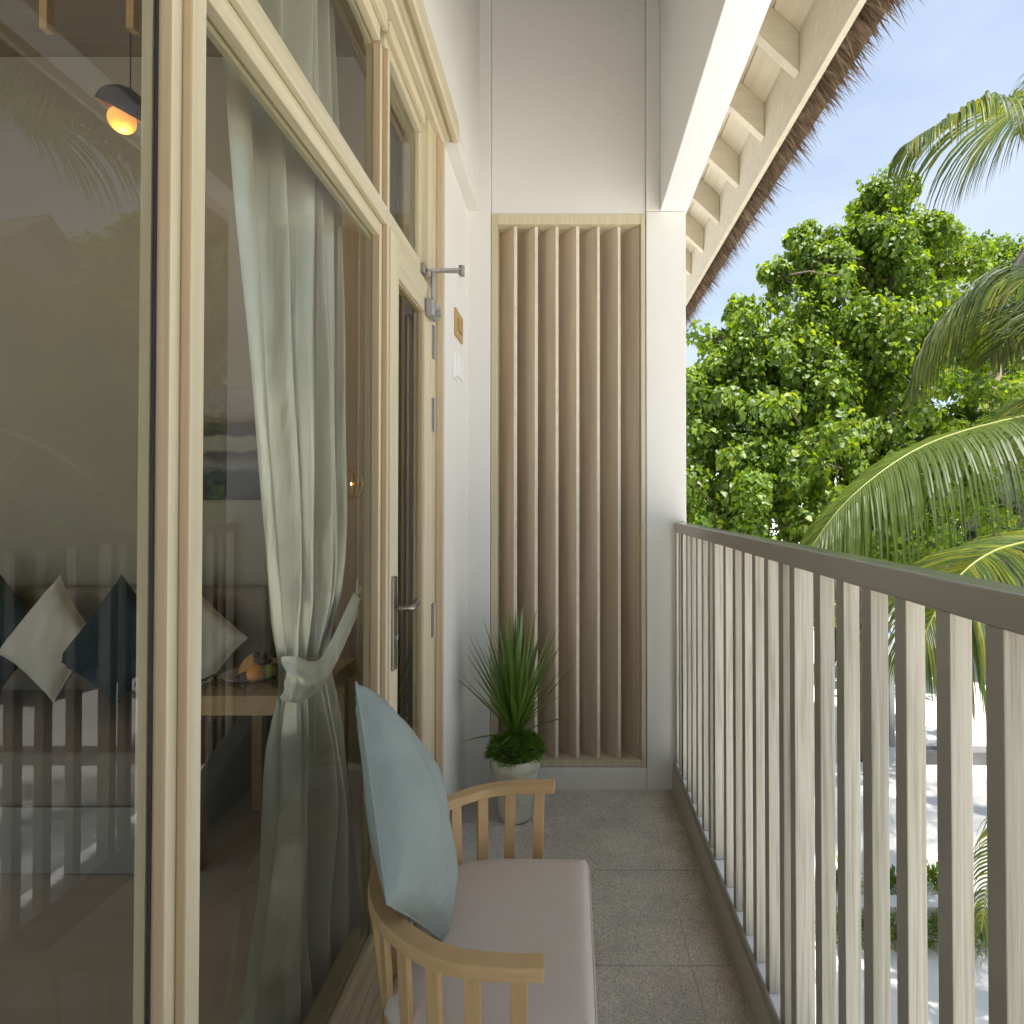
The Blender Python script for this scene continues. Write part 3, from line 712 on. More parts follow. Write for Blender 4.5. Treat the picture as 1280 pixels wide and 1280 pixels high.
# ---------------------------------------------------------------- curtain
def interp(tab, z):
    tab = sorted(tab)
    if z <= tab[0][0]: return tab[0][1]
    for (a, va), (b_, vb) in zip(tab, tab[1:]):
        if z <= b_:
            t_ = (z-a)/(b_-a); return va + (vb-va)*t_
    return tab[-1][1]
LE = [(3.0, 1.03), (2.34, 1.047), (2.24, 1.057), (1.84, 1.114), (1.41, 1.182), (1.129, 1.231), (1.04, 1.258), (.97, 1.262), (.85, 1.225), (.6, 1.185), (.324, 1.085), (0, 1.13)]
RE = [(3.0, 1.47), (2.73, 1.49), (2.12, 1.535), (1.458, 1.55), (1.14, 1.548), (1.02, 1.50), (.93, 1.505), (.78, 1.545), (.527, 1.60), (0, 1.66)]
cur = thing('satin_curtain', (-.66, 1.3, .02), 'grey green satin curtain tied back behind the glass', 'curtain')
mb = MB(); NU, NV = 300, 150
zs = [.03 + (2.78-.03)*j/NV for j in range(NV+1)]
def cpt(u, z, extra=0):
    yl, yr = interp(LE, z), interp(RE, z)
    waist = math.exp(-((z-1.0)/.22)**2)
    uu = u + .020*math.sin(6.0*u*math.pi+z*1.3)*(1-waist)
    # broad smooth drape on the left third, tight pleats on the right
    wgt = min(1, .30 + 1.2*u)
    fold = (math.sin(2*math.pi*(5.2*u**1.5) + .5*math.sin(z*1.3)) * .75 + math.sin(2*math.pi*9*u**2.2 + .7*z) * .16*wgt + .22*math.sin(2*math.pi*1.3*u + 1.2*z))
    amp = .056*wgt*(1 - .45*waist) 
    crease = .004*waist*math.sin(40*u+14*z) + .003*math.sin(7*z+5*u)*math.sin(13*u-4*z)
    low = .012*math.sin(5*z+14*u)*(z < .95)*min(1, (.95-z)*3 if z < .95 else 0)
    return Vector((-.668 + fold*amp + crease + low + extra, yl + (yr-yl)*uu, z))
for j in range(NV+1):
    for i in range(NU+1): mb.v.append(tuple(cpt(i/NU, zs[j])))
for j in range(NV):
    for i in range(NU):
        mb.f.append((j*(NU+1)+i, j*(NU+1)+i+1, (j+1)*(NU+1)+i+1, (j+1)*(NU+1)+i)); mb.m.append(0)
mb.build('drape', 'curtain', cur, smooth=True)
# tieback: wide satin band round the waist, up to the hook
mb = MB(); NT = 60
path = [(-.640, 1.236, 1.012), (-.622, 1.258, 1.0), (-.611, 1.30, .985), (-.606, 1.373, .985), (-.604, 1.457, 1.036), (-.604, 1.53, 1.09), (-.606, 1.578, 1.125)]
def cat(pts, t_):
    pts = [Vector(p) for p in pts]; n_ = len(pts)-1; x = min(t_*n_, n_-1e-6); i = int(x); f = x-i
    p0, p1, p2, p3 = pts[max(i-1,0)], pts[i], pts[i+1], pts[min(i+2,n_)]
    return .5*((2*p1)+(p2-p0)*f+(2*p0-5*p1+4*p2-p3)*f*f+(3*p1-p0-3*p2+p3)*f**3)
for i in range(NT+1):
    t_ = i/NT; p = cat(path, t_); q = cat(path, min(1, t_+.01)) - cat(path, max(0, t_-.01)); q.normalize()
    q.x = 0; q.normalize(); up_ = Vector((1, 0, 0)).cross(q).normalized()
    up_ = (Vector((0, 0, 1))*max(0, 1-t_/.35) + up_*min(1, t_/.35)).normalized()
    hw = .044*(1-.45*t_**2) + .006*math.sin(9*t_)
    for k in range(9):
        s_ = k/4-1; bulge = .012*(1-s_*s_) + .003*math.sin(7*s_+8*t_)
        mb.v.append(tuple(p + up_*hw*s_ + Vector((bulge, 0, 0))))
for i in range(NT):
    for k in range(8):
        mb.f.append((i*9+k, i*9+k+1, (i+1)*9+k+1, (i+1)*9+k)); mb.m.append(0)
tbk = mb.build('tieback', 'curtain', cur, smooth=True)
hk = []
for i in range(15):
    a_ = R(150 + 230*i/14); hk.append((-.603, 1.592 + .014*math.cos(a_), 1.150 + .016*math.sin(a_)))
hk = [(-.603, 1.586, 1.180), (-.603, 1.580, 1.170)] + hk
tag(MB().tube(hk, .0022, 8).build('tieback_hook', 'whiteplastic', smooth=True), 'small curved white hook holding the curtain tieback by the mullion', 'hook')
# second curtain behind the door
c2 = thing('brown_curtain', (-.66, 1.95, .02), 'brown pleated curtain hanging behind the glass door', 'curtain')
mb = MB()
for j in range(12):
    z = .03 + 2.75*j/11
    for i in range(121):
        u = i/120; mb.v.append((-.672 + .018*math.sin(2*math.pi*9*u + .3*math.sin(z*2)) + .006*math.sin(50*u), 1.86 + .30*u, z))
for j in range(11):
    for i in range(120): mb.f.append((j*121+i, j*121+i+1, (j+1)*121+i+1, (j+1)*121+i)); mb.m.append(0)
mb.build('drape', 'curtain2', c2, smooth=True)
MB().tube([(-.668, -.2, 2.79), (-.668, 2.18, 2.79)], .010, 12).build('curtain_rod', 'steel')
tag(bpy.data.objects['curtain_rod'], 'slim metal curtain rod along the top of the room windows', 'curtain rod')

# ================================================================ armchair
ZA = .58
ch = thing('armchair', (-.2, 1.325, 0), 'light ash slatted armchair with pinkish seat cushion beside the window', 'armchair')
half = [(-.0475, .99), (-.10, .989), (-.18, .996), (-.235, 1.009), (-.285, 1.033), (-.34, 1.072), (-.385, 1.115), (-.418, 1.165), (-.438, 1.22), (-.446, 1.28), (-.447, 1.326)]
CY = 1.326
outer = half + [(x, 2*CY-y) for x, y in half[::-1][1:]]
def offp(pts, d):
    res = []
    for i, p in enumerate(pts):
        a, b_ = Vector(pts[max(i-1,0)]), Vector(pts[min(i+1,len(pts)-1)]); t_ = (b_-a).normalized()
        nrm = Vector((t_.y, -t_.x))
        res.append(Vector(p) + nrm*d)
    return res
def dense(pts, n_=90):
    q = [Vector((p[0], p[1], 0)) for p in pts]; return [(cat(q, i/n_).x, cat(q, i/n_).y) for i in range(n_+1)]
od = dense(outer); idn = offp(od, .040)
if abs(idn[45].x) > .447: idn = offp(od, -.040)
mb = MB(); k = len(od)
for (o2, i2) in zip(od, idn):
    r_ = .003
    mid = Vector(o2)
    ring = []
    dv = (Vector(i2)-mid)
    for (f_, z_) in ((.0, ZA-.024), (.0, ZA-.003), (.08, ZA), (.92, ZA), (1., ZA-.003), (1., ZA-.024)):
        p = mid + dv*f_; ring.append((p.x, p.y, z_))
    mb.v += ring
for i in range(k-1):
    for j in range(6): mb.f.append((i*6+j, i*6+(j+1)%6, (i+1)*6+(j+1)%6, (i+1)*6+j)); mb.m.append(0)
mb.f += [tuple(range(6))[::-1], tuple((k-1)*6+j for j in range(6))]; mb.m += [0, 0]
o = mb.build('arm_rail', 'chair', ch, bevel=.0015)
# spindles following the rail, set on the seat frame
sfo = .012
def on_curve(x_t, near):
    best = min((abs(((Vector(a)+Vector(b_))/2).x - x_t), i) for i, (a, b_) in enumerate(zip(od, idn)) if (i <= 45) == near)
    i = best[1]; p = (Vector(od[i])+Vector(idn[i]))/2; t_ = (Vector(od[min(i+1,k-1)])-Vector(od[max(i-1,0)])).normalized(); return p, t_
SFZ = .30
for near in (True, False):
    for x_t in (-.09, -.173, -.252, -.318, -.375):
        p, t_ = on_curve(x_t, near)
        q = p.lerp(Vector((-.19, CY)), .07)
        mb = MB(); mb.bar((q.x, q.y, SFZ-.03), (p.x, p.y, ZA-.0245), .030, .013, (t_.y, -t_.x, 0)); mb.build('slat', 'chair_v', ch, bevel=.0015)
for dy in (-.12, -.04, .04, .12):
    mb = MB(); p = Vector((-.424 + abs(dy)*.04, CY+dy)); q = Vector((-.385, CY+dy*.97))
    mb.bar((q.x, q.y, SFZ-.03), (p.x, p.y, ZA-.0245), .030, .013, (1, 0, 0)); mb.build('slat', 'chair_v', ch, bevel=.0015)
# seat frame and cushion
def seat_outline(x1, inset, n_=16):
    pts = []
    y0, y1 = 1.045+inset, 1.607-inset; xb_ = -.40+inset; r_ = .17
    pts.append((x1, y0)); 
    for i in range(n_+1):
        a_ = math.pi/2*i/n_; pts.append((xb_+r_-r_*math.sin(a_), y0+r_-r_*math.cos(a_)))
    for i in range(n_+1):
        a_ = math.pi/2*i/n_; pts.append((xb_+r_-r_*math.cos(a_), y1-r_+r_*math.sin(a_)))
    pts.append((x1, y1)); return pts
def slabm(pts, rings):
    mb = MB(); k_ = len(pts); cx = sum(p[0] for p in pts)/k_; cy_ = sum(p[1] for p in pts)/k_
    for (ins, z) in rings:
        for p in pts:
            v = Vector((p[0]-cx, p[1]-cy_)); l = v.length; v = v*((l-ins)/l); mb.v.append((v.x+cx, v.y+cy_, z))
    for r_ in range(len(rings)-1):
        for i in range(k_): mb.f.append((r_*k_+i, r_*k_+(i+1)%k_, (r_+1)*k_+(i+1)%k_, (r_+1)*k_+i)); mb.m.append(0)
    mb.f += [tuple(range(k_))[::-1], tuple((len(rings)-1)*k_+i for i in range(k_))]; mb.m += [0, 0]
    return mb
so_ = slabm(seat_outline(.02, .0), [(0, .27), (0, .332), (.003, .335)]).build('seat_frame', 'chair', ch, bevel=0)
# puffy cushion grid
def cushion():
    mb = MB(); NX, NY = 44, 52
    x0, x1, y0, y1 = -.375, .048, 1.055, 1.585
    def P2(i, j, top):
        u, v = i/NX, j/NY; s_, q = 2*u-1, 2*v-1
        # superellipse mapping, squarer at front
        x = x0+(x1-x0)*u; y = y0+(y1-y0)*v
        back = max(0, (.42-u)/.42)
        y = CY + (y-CY)*(1-.30*back**2.2) - .006
        ed = max(abs(s_)**9, abs(q)**9)
        h = (1 - max(abs(s_), abs(q))**14)**.5 if max(abs(s_), abs(q)) < 1 else 0
        crown = .012*(1-s_*s_)*(1-q*q) + .0015*math.sin(7*u+5*v)*math.sin(9*v)
        z = .378 + (1 if top else -1)*(.038*h) + (crown if top else 0)
        return (x, y, z)
    for top in (1, 0):
        o = len(mb.v)
        for i in range(NX+1):
            for j in range(NY+1): mb.v.append(P2(i, j, top))
        for i in range(NX):
            for j in range(NY):
                q = (o+i*(NY+1)+j, o+(i+1)*(NY+1)+j, o+(i+1)*(NY+1)+j+1, o+i*(NY+1)+j+1); mb.f.append(q if top else q[::-1]); mb.m.append(0)
    return mb
cu = cushion(); cuo = cu.build('seat_cushion', 'seat', ch, smooth=True)
nn = 53; top_e = [cu.v[44*nn+j] for j in range(nn)]
MB().tube([Vector(p)+Vector((.001, 0, 0)) for p in top_e], .0028, 8).build('piping', 'seat', cuo, smooth=True)
for (x, y) in ((-.02, 1.06), (-.02, 1.555), (-.36, 1.16), (-.36, 1.455)):
    mb = MB(); mb.bar((x, y, .0005), (x, y, .2695), .034, .034, (1, 0, 0)); mb.build('leg', 'chair_v', ch, bevel=.002)

pw = pillow('teal_pillow', (Vector((-.472, 1.232, 1.003)), Vector((-.42, 1.50, .70)), Vector((-.285, 1.262, .418)), Vector((-.338, 1.035, .662))), .096, 'teal', n=44, seed=5, back=.038, pinch=.02)
tag(pw, 'pale teal cushion standing on its corner in the ash armchair', 'cushion')

# ================================================================ potted plant
pp = Vector(((645-VX)/F*2.47, 2.50, 0)); pp.x = (645-VX)/F*2.50
pot = thing('potted_plant', (pp.x, pp.y, 0), 'spiky dracaena with mossy top in cream glazed pot by the louvre screen', 'plant')
H = .280
prof = [(.001, .004), (.070, .004), (.074, .010), (.076, .02), (.100, H-.065), (.101, H-.062), (.108, H-.060), (.114, H-.004), (.112, H), (.104, H), (.100, H-.02), (.001, H-.02)]
MB().lathe(pp, prof, 48).build('pot', 'pot', pot, smooth=False, bevel=0)
bpy.data.objects['pot'].data.polygons.foreach_set('use_smooth', [True]*len(bpy.data.objects['pot'].data.polygons))
MB().lathe(pp, [(.001, 0), (.066, 0), (.068, .0035), (.001, .0035)], 32).build('pot_foot', 'dark', pot)
MB().lathe(pp, [(.001, H+.01), (.06, H+.006), (.099, H-.012)], 24).build('soil', 'soil', pot)
rn = random.Random(11)
mb = MB()
for i in range(5200):
    a_ = rn.uniform(0, 2*math.pi); rr = .122*math.sqrt(rn.random())
    c_ = pp + Vector((rr*math.cos(a_), rr*math.sin(a_), H + .055*(1-(rr/.122)**2)**.5 + .012 + .012*math.sin(a_*5+rr*60) - (.012 if rr > .1 else 0)))
    out = Vector((math.cos(a_), math.sin(a_), 0))
    d_ = (out*(rr/.122)*1.1 + Vector((rn.gauss(0, .5), rn.gauss(0, .5), 1.0 - 1.2*(rr/.122)**2 + rn.gauss(0, .4)))).normalized()
    ln = rn.uniform(.014, .032); sd_ = d_.cross(Vector((rn.gauss(0,1), rn.gauss(0,1), rn.gauss(0,1)))).normalized()*.0016
    o = len(mb.v); mb.v += [tuple(c_-sd_), tuple(c_+sd_), tuple(c_+d_*ln)]; mb.f.append((o, o+1, o+2)); mb.m.append(0)
tag(mb.build('moss', 'moss', pot), kind='stuff')
MB().tube([pp+Vector((0,0,H-.01)), pp+Vector((0,0,H+.14))], [.010, .007], 10).build('stem', 'bark', pot)
base = pp + Vector((0, 0, H+.075))
lm = None
for i in range(92):
    # fan of leaves: steeper in the middle
    a_ = i*2.39996 + rn.uniform(-.2, .2)
    tl = R(3 + 43*(i/92)**1.2 + rn.uniform(-4, 4)); ln = rn.uniform(.38, .54)*(1.0 if tl < .5 else .9)
    if i < 20: ln = rn.uniform(.50, .60)
    if i > 86: tl = R(rn.uniform(58, 74)); ln = .30
    d_ = Vector((math.sin(tl)*math.cos(a_), math.sin(tl)*math.sin(a_), math.cos(tl)))
    side = d_.cross(Vector((0,0,1))).normalized() if tl > .01 else Vector((1,0,0))
    wd = rn.uniform(.0075, .011); mb = MB(); b0 = base + Vector((0,0, .02*(1-i/92)))
    nrm = side.cross(d_).normalized()
    for q in range(9):
        s_ = q/8; p = b0 + d_*ln*s_ + Vector((0,0,-.05*s_*s_*math.sin(tl)))*(1.0 if i > 60 else .4)
        ww = wd*(.55+1.0*s_ if s_ < .4 else .95*(1-((s_-.4)/.6)**1.6))+.0002
        mb.v += [tuple(p-side*ww+nrm*ww*.35), tuple(p), tuple(p+side*ww+nrm*ww*.35)]
    for q in range(8): mb.f += [(3*q, 3*q+1, 3*q+4, 3*q+3), (3*q+1, 3*q+2, 3*q+5, 3*q+4)]
    mb.m = [0]*len(mb.f)
    mb.build('leaf', 'dracaena', pot, smooth=True)

# ================================================================ garden
def mesh_np(name, V, Fc, m, parent=None, origin=(0,0,0)):
    me = bpy.data.meshes.new(name)
    V = np.asarray(V, dtype=np.float32) - np.asarray(origin, dtype=np.float32); Fc = np.asarray(Fc, dtype=np.int32)
    me.vertices.add(len(V)); me.vertices.foreach_set('co', V.ravel())
    nl = Fc.size; me.loops.add(nl); me.loops.foreach_set('vertex_index', Fc.ravel())
    me.polygons.add(len(Fc)); me.polygons.foreach_set('loop_start', np.arange(0, nl, Fc.shape[1], dtype=np.int32)); me.polygons.foreach_set('loop_total', np.full(len(Fc), Fc.shape[1], dtype=np.int32))
    me.update(calc_edges=True); me.validate()
    me.materials.append(M[m]); o = bpy.data.objects.new(name, me); col.objects.link(o)
    base = Vector(parent['w']) if parent is not None and 'w' in parent else (Vector(parent.location) if parent is not None else Vector((0,0,0)))
    if parent is not None: o.parent = parent
    o.location = Vector([float(q) for q in origin]) - base
    return o
# heart shaped leaf, folded along the rib: unit size, tip along +Y, normal +Z
LV = np.array([[0,-.05,0],[-.34,-.12,.10],[-.50,.18,.12],[-.30,.62,.04],[0,1.0,-.10],[.30,.62,.04],[.50,.18,.12],[.34,-.12,.10],[0,.45,0]], float)
LF = np.array([[0,8,2,1],[8,4,3,2],[8,6,5,4],[0,7,6,8]])
def leaves(pos, tip, nor, size):
    """arrays of frames -> verts, faces"""
    tip = tip/np.linalg.norm(tip, axis=1)[:, None]
    xa = np.cross(tip, nor); xa /= np.linalg.norm(xa, axis=1)[:, None]; za = np.cross(xa, tip)
    V = pos[:, None, :] + size[:, None, None]*(LV[None, :, 0:1]*xa[:, None, :] + (LV[None, :, 1:2])*tip[:, None, :] + LV[None, :, 2:3]*za[:, None, :])
    Fc = LF[None] + (np.arange(len(pos))*len(LV))[:, None, None]
    return V.reshape(-1, 3), Fc.reshape(-1, 4), (xa, tip, za)
rng = np.random.default_rng(5)
leafunit = bpy.data.meshes.new('leaf'); leafunit.from_pydata([tuple(v) for v in LV], [], [tuple(f) for f in LF]); leafunit.materials.append(M['leaf'])
def tree(name, base, blobs, nclump, per, lsize, m, label, trunk_r, singles=0, seed=0, clr=(.28, .5), group=None):
    r = np.random.default_rng(seed); root = thing(name, base, label, 'tree', group)
    bl = np.array([b_[:3] for b_ in blobs]); br = np.array([b_[3] for b_ in blobs])
    # clump centres near the surface of the union of blobs
    C_ = []; Rr = []
    pr = br**2/np.sum(br**2)
    small = [i for i in range(len(blobs)) if br[i] < .35 for _ in range(5)]
    while len(C_) < nclump:
        i = small[len(C_)] if len(C_) < len(small) else r.choice(len(blobs), p=pr); v = r.normal(size=3); v /= np.linalg.norm(v)
        f = r.uniform(.45, 1.05) if r.random() < .75 else r.uniform(.1, .6)
        p = bl[i] + v*br[i]*f*np.array([1, 1, .95])
        C_.append(p); Rr.append(r.uniform(*clr)*(.6 if br[i] < .35 else 1))
    C_ = np.array(C_); Rr = np.array(Rr)
    n_ = nclump*per
    idx = np.repeat(np.arange(nclump), per)
    v = r.normal(size=(n_, 3)); v /= np.linalg.norm(v, axis=1)[:, None]
    rad = Rr[idx]*r.uniform(.25, 1.0, n_)**.6
    v2 = v*np.array([1, 1, .85]); pos = C_[idx] + v2*rad[:, None]
    out = v*.9 + r.normal(size=(n_, 3))*.45 + np.array([0, 0, .55])
    tip = v*.5 + r.normal(size=(n_, 3))*.45 + np.array([0, 0, -.9])
    size = r.uniform(.5, 1.3, n_)*lsize
    if singles:
        dd = np.linalg.norm(pos - np.array([0, 0, EYE]), axis=1); near = np.argsort(dd)[:singles]
        keep = np.ones(n_, bool); keep[near] = False
        _, _, (xa, ta, za) = leaves(pos[near], tip[near], out[near], size[near])
        for q, k_ in enumerate(near):
            o = bpy.data.objects.new('leaf', leafunit); col.objects.link(o); o.parent = root
            mt = Matrix(((xa[q][0], ta[q][0], za[q][0]), (xa[q][1], ta[q][1], za[q][1]), (xa[q][2], ta[q][2], za[q][2])))
            o.rotation_euler = mt.to_euler(); o.scale = (size[k_],)*3; o.location = Vector(pos[k_]) - Vector(base)
        pos, tip, out, size = pos[keep], tip[keep], out[keep], size[keep]
    V, Fc, _ = leaves(pos, tip, out, size)
    tag(mesh_np('crown', V, Fc, m, root, base), kind='stuff')
    # trunk and limbs
    cen = np.average(bl, axis=0, weights=br**2); tb_ = Vector(base); fork = tb_.lerp(Vector(cen), .35); fork.x = tb_.x*.8+cen[0]*.2
    MB().tube([tb_, tb_.lerp(fork, .5) + Vector((.05, .04, 0)), fork], [trunk_r, trunk_r*.85, trunk_r*.75], 12).build('trunk', 'bark', root, smooth=True)
    limbs = []
    for i in range(len(blobs)):
        e = Vector(bl[i]); midp = fork.lerp(e, .5) + Vector(r.normal(size=3)*.15)
        MB().tube([fork, midp, e], [trunk_r*.5, trunk_r*.28, trunk_r*.12], 8).build('limb', 'bark', root, smooth=True); limbs.append(e)
    mb = MB()
    for q in range(nclump):
        i = int(np.argmin(np.linalg.norm(bl-C_[q], axis=1))); a = Vector(bl[i]); b2 = Vector(C_[q])
        mid_ = a.lerp(b2, .5) + Vector(r.normal(size=3)*.06)
        mb.tube([a, mid_, b2 + (b2-a).normalized()*.15], [.022, .014, .005], 5, cap=False)
    tag(mb.build('twigs', 'bark', root), kind='stuff')
    return root
def bl(x, y, d, r): p = P(x, y, d); return (p.x, p.y, p.z, r*d/F)
blobs = [bl(1115, 330, 9.6, 78), bl(1050, 420, 9.2, 95), bl(960, 470, 9.0, 75), bl(905, 550, 8.8, 85), bl(1160, 450, 9.6, 100), bl(1000, 560, 8.4, 100),
         bl(1100, 560, 9.0, 110), bl(930, 660, 8.2, 90), bl(1040, 670, 8.4, 95), bl(1200, 560, 9.6, 100), bl(850, 620, 9.4, 80), bl(1100, 255, 9.8, 34), bl(900, 420, 9.2, 30),
         bl(1180, 330, 9.9, 45), bl(1010, 345, 9.4, 50), bl(1150, 650, 9, 90),
         bl(950, 420, 9, 48), bl(900, 490, 8.9, 52), bl(1098, 240, 9.7, 14), bl(1135, 228, 9.8, 16), bl(1085, 285, 9.6, 18), bl(1045, 300, 9.5, 18), bl(1000, 290, 9.3, 14), bl(975, 345, 9.2, 20), bl(925, 385, 9.1, 16), bl(885, 470, 9.0, 18), bl(1190, 290, 9.9, 18), bl(1165, 280, 9.9, 16),
         bl(1080, 420, 9.0, 62), bl(1115, 300, 9.5, 44), bl(1278, 455, 12.0, 58), bl(1284, 375, 12.3, 38), bl(1010, 480, 8.8, 60)]
tree('broadleaf_tree', (5.0, 9.6, GZ), blobs, 860, 115, .080, 'leaf', 'big bright green broadleaf tree filling the view beyond the pier', .20, singles=280, seed=21, clr=(.18, .38))
blobs = [bl(1250, 350, 16, 62), bl(1300, 420, 16, 80), bl(1240, 480, 16, 80), bl(1275, 320, 16.2, 34), bl(1325, 560, 15.5, 110), bl(1228, 400, 15.8, 50)]
tree('broadleaf_tree', (12.6, 16.0, GZ), blobs, 200, 90, .12, 'leaf', 'broadleaf tree further back behind the palm at the right edge', .20, seed=22, clr=(.3, .55))
blobs = [bl(1060, 740, 14, 110), bl(1180, 700, 15, 120), bl(940, 720, 14.5, 110), bl(1300, 700, 15, 130), bl(820, 700, 15, 120), bl(1120, 800, 13.5, 60), bl(1420, 700, 15, 130)]
tree('dark_thicket_tree', (6.5, 14.6, GZ), blobs, 150, 110, .15, 'leaf2', 'dark green tree low behind the big bright broadleaf tree', .22, seed=23, clr=(.4, .8))
# ---------------------------------------------------------------- palms
def frond(root, pts, llen, droop, seed, n=64, single=False, width=.020, up0=.15, gap=0.0):
    r = random.Random(seed)
    pts = [Vector(p) for p in pts]
    ctr = [cat(pts, i/24) for i in range(25)]
    fr = MB().tube(ctr, [.011*(1-i/25)+.0025 for i in range(25)], 6).build('frond', 'rachis', root, smooth=True, origin=pts[0])
    allm = MB()
    for i in range(n):
        t_ = .10 + .90*(i/(n-1)); p = cat(pts, t_); tg = (cat(pts, min(1, t_+.02)) - cat(pts, max(0, t_-.02))).normalized()
        sd_ = tg.cross(Vector((0,0,1)));
        if sd_.length < .1: sd_ = Vector((1,0,0))
        sd_.normalize()
        ln0 = llen*(math.sin(math.pi*min(1, (.12+.88*t_)))**.55*.75+.25)*(1-.35*max(0, t_-.75)/.25)
        for s_ in (-1, 1):
            if r.random() < gap: continue
            ln = ln0*r.uniform(.88, 1.08)
            fwd = .45 + .9*t_**3
            d_ = (sd_*s_*1.0 + tg*fwd + Vector((0,0,up0 + r.gauss(0, .07)))).normalized()
            q = p.copy(); segs = 6; wv = tg.copy()
            row = []
            tw = r.gauss(0, .25)
            for k_ in range(segs+1):
                u = k_/segs
                ww = width*(.55+.9*u if u < .3 else .82*(1-((u-.3)/.7)**1.5)) + .0006
                d_n = d_.normalized(); wn_ = (wv - d_n*wv.dot(d_n)).normalized(); cr_ = d_n.cross(wn_)
                wn_ = (wn_*math.cos(tw) + cr_*math.sin(tw))
                row.append((q.copy(), wn_*ww, cr_*ww*.3))
                q = q + d_n*ln/segs
                d_ = d_n + Vector((0,0,-1))*droop*(.5+u)*(6/segs)*.28 + Vector((r.gauss(0,.02), r.gauss(0,.02), 0))
            tgt = MB() if single else allm
            o = len(tgt.v)
            for (c_, a_, b_) in row: tgt.v += [tuple(c_-a_/2+b_), tuple(c_), tuple(c_+a_/2+b_)]
            for k_ in range(segs):
                tgt.f += [(o+3*k_, o+3*k_+1, o+3*k_+4, o+3*k_+3), (o+3*k_+1, o+3*k_+2, o+3*k_+5, o+3*k_+4)]; tgt.m += [0, 0]
            if single: tgt.build('leaflet', 'palm', fr)
    if not single: tag(allm.build('leaflets', 'palm', fr), kind='stuff')
    return fr
def palm(base, crown, label, keys, extra, seed, group='coconut palms'):
    root = thing('coconut_palm', base, label, 'palm tree', group)
    b = Vector(base); c_ = Vector(crown)
    pts = [b, b.lerp(c_, .35)+Vector((.10,.05,0)), b.lerp(c_, .7)+Vector((.06,.08,0)), c_]
    cc = [cat(pts, i/30) for i in range(31)]
    MB().tube(cc, [.16-.05*i/30 + (.006 if i % 2 else 0) for i in range(31)], 14).build('trunk', 'palmbark', root, smooth=True)
    for kf in keys: frond(root, kf['p'], kf.get('l', .75), kf.get('d', 1.0), seed+kf.get('s', 0), kf.get('n', 64), kf.get('single', False), kf.get('w', .024), kf.get('u', .15))
    r = random.Random(seed)
    for i, (az, el, ln) in enumerate(extra):
        a_ = R(az); d0 = Vector((math.sin(a_)*math.cos(R(el)), math.cos(a_)*math.cos(R(el)), math.sin(R(el))))
        dn = Vector((math.sin(a_), math.cos(a_), 0))
        pts = [c_, c_ + d0*ln*.35, c_ + d0*ln*.55 + dn*ln*.15 - Vector((0,0,.03*ln)), c_ + d0*ln*.62 + dn*ln*.33 - Vector((0,0,.22*ln))]
        frond(root, pts, .8, 1.3, seed+50+i, 90, False, .028)
    return root
cA = P(1455, 520, 3.9)
kA = [dict(p=[cA, P(1350, 512, 3.85), P(1255, 526, 3.7), P(1150, 560, 3.55), P(1060, 625, 3.45), P(1003, 700, 3.4)], l=1.05, d=3.0, n=138, single=True, s=1, u=-.1, w=.025),
      dict(p=[cA, P(1370, 375, 4.4), P(1290, 338, 4.8), P(1215, 372, 5.1), P(1165, 425, 5.3), P(1138, 480, 5.4)], l=.95, d=2.2, n=130, s=2, u=.0),
      dict(p=[cA, P(1370, 640, 3.1), P(1310, 670, 2.9), P(1240, 690, 2.8), P(1190, 730, 2.75), P(1150, 800, 2.7)], l=1.0, d=2.0, n=110, s=3, u=.0, w=.022),
      dict(p=[cA, P(1380, 800, 3.2), P(1320, 900, 3.3), P(1270, 990, 3.4), P(1235, 1080, 3.4), P(1222, 1160, 3.4)], l=.42, d=1.5, n=80, s=4, u=.0, w=.018)]
palm((cA.x+.9, cA.y+.5, GZ), tuple(cA), 'coconut palm whose long arching frond hangs just above the handrail', kA,
     [(60, 35, 2.6), (100, 50, 2.6), (150, 30, 2.6), (190, 45, 2.4), (30, 60, 2.4), (230, 55, 1.7), (350, 65, 2.2), (20, 20, 2.4)], 300)
cB = P(1500, 40, 6.2)
kB = [dict(p=[cB, P(1400, 30, 6.1), P(1330, 90, 6.0), P(1270, 135, 5.9), P(1205, 138, 5.8), P(1138, 176, 5.7)], l=1.3, d=1.9, n=120, s=1, u=.0, w=.034),
      dict(p=[cB, P(1420, 60, 6.6), P(1340, 100, 6.8), P(1290, 115, 6.9), P(1262, 122, 6.9), P(1250, 130, 6.9)], l=.5, d=.9, n=50, s=2, w=.03)]
palm((cB.x+1.2, cB.y+.4, GZ), tuple(cB), 'tall coconut palm with fronds entering at the upper right corner', kB,
     [(90, 30, 3.2), (140, 40, 3.2), (180, 20, 3.2), (210, 35, 3.0), (40, 20, 3.2), (0, 40, 3.0), (240, 10, 2.6), (120, -5, 3.0)], 400)
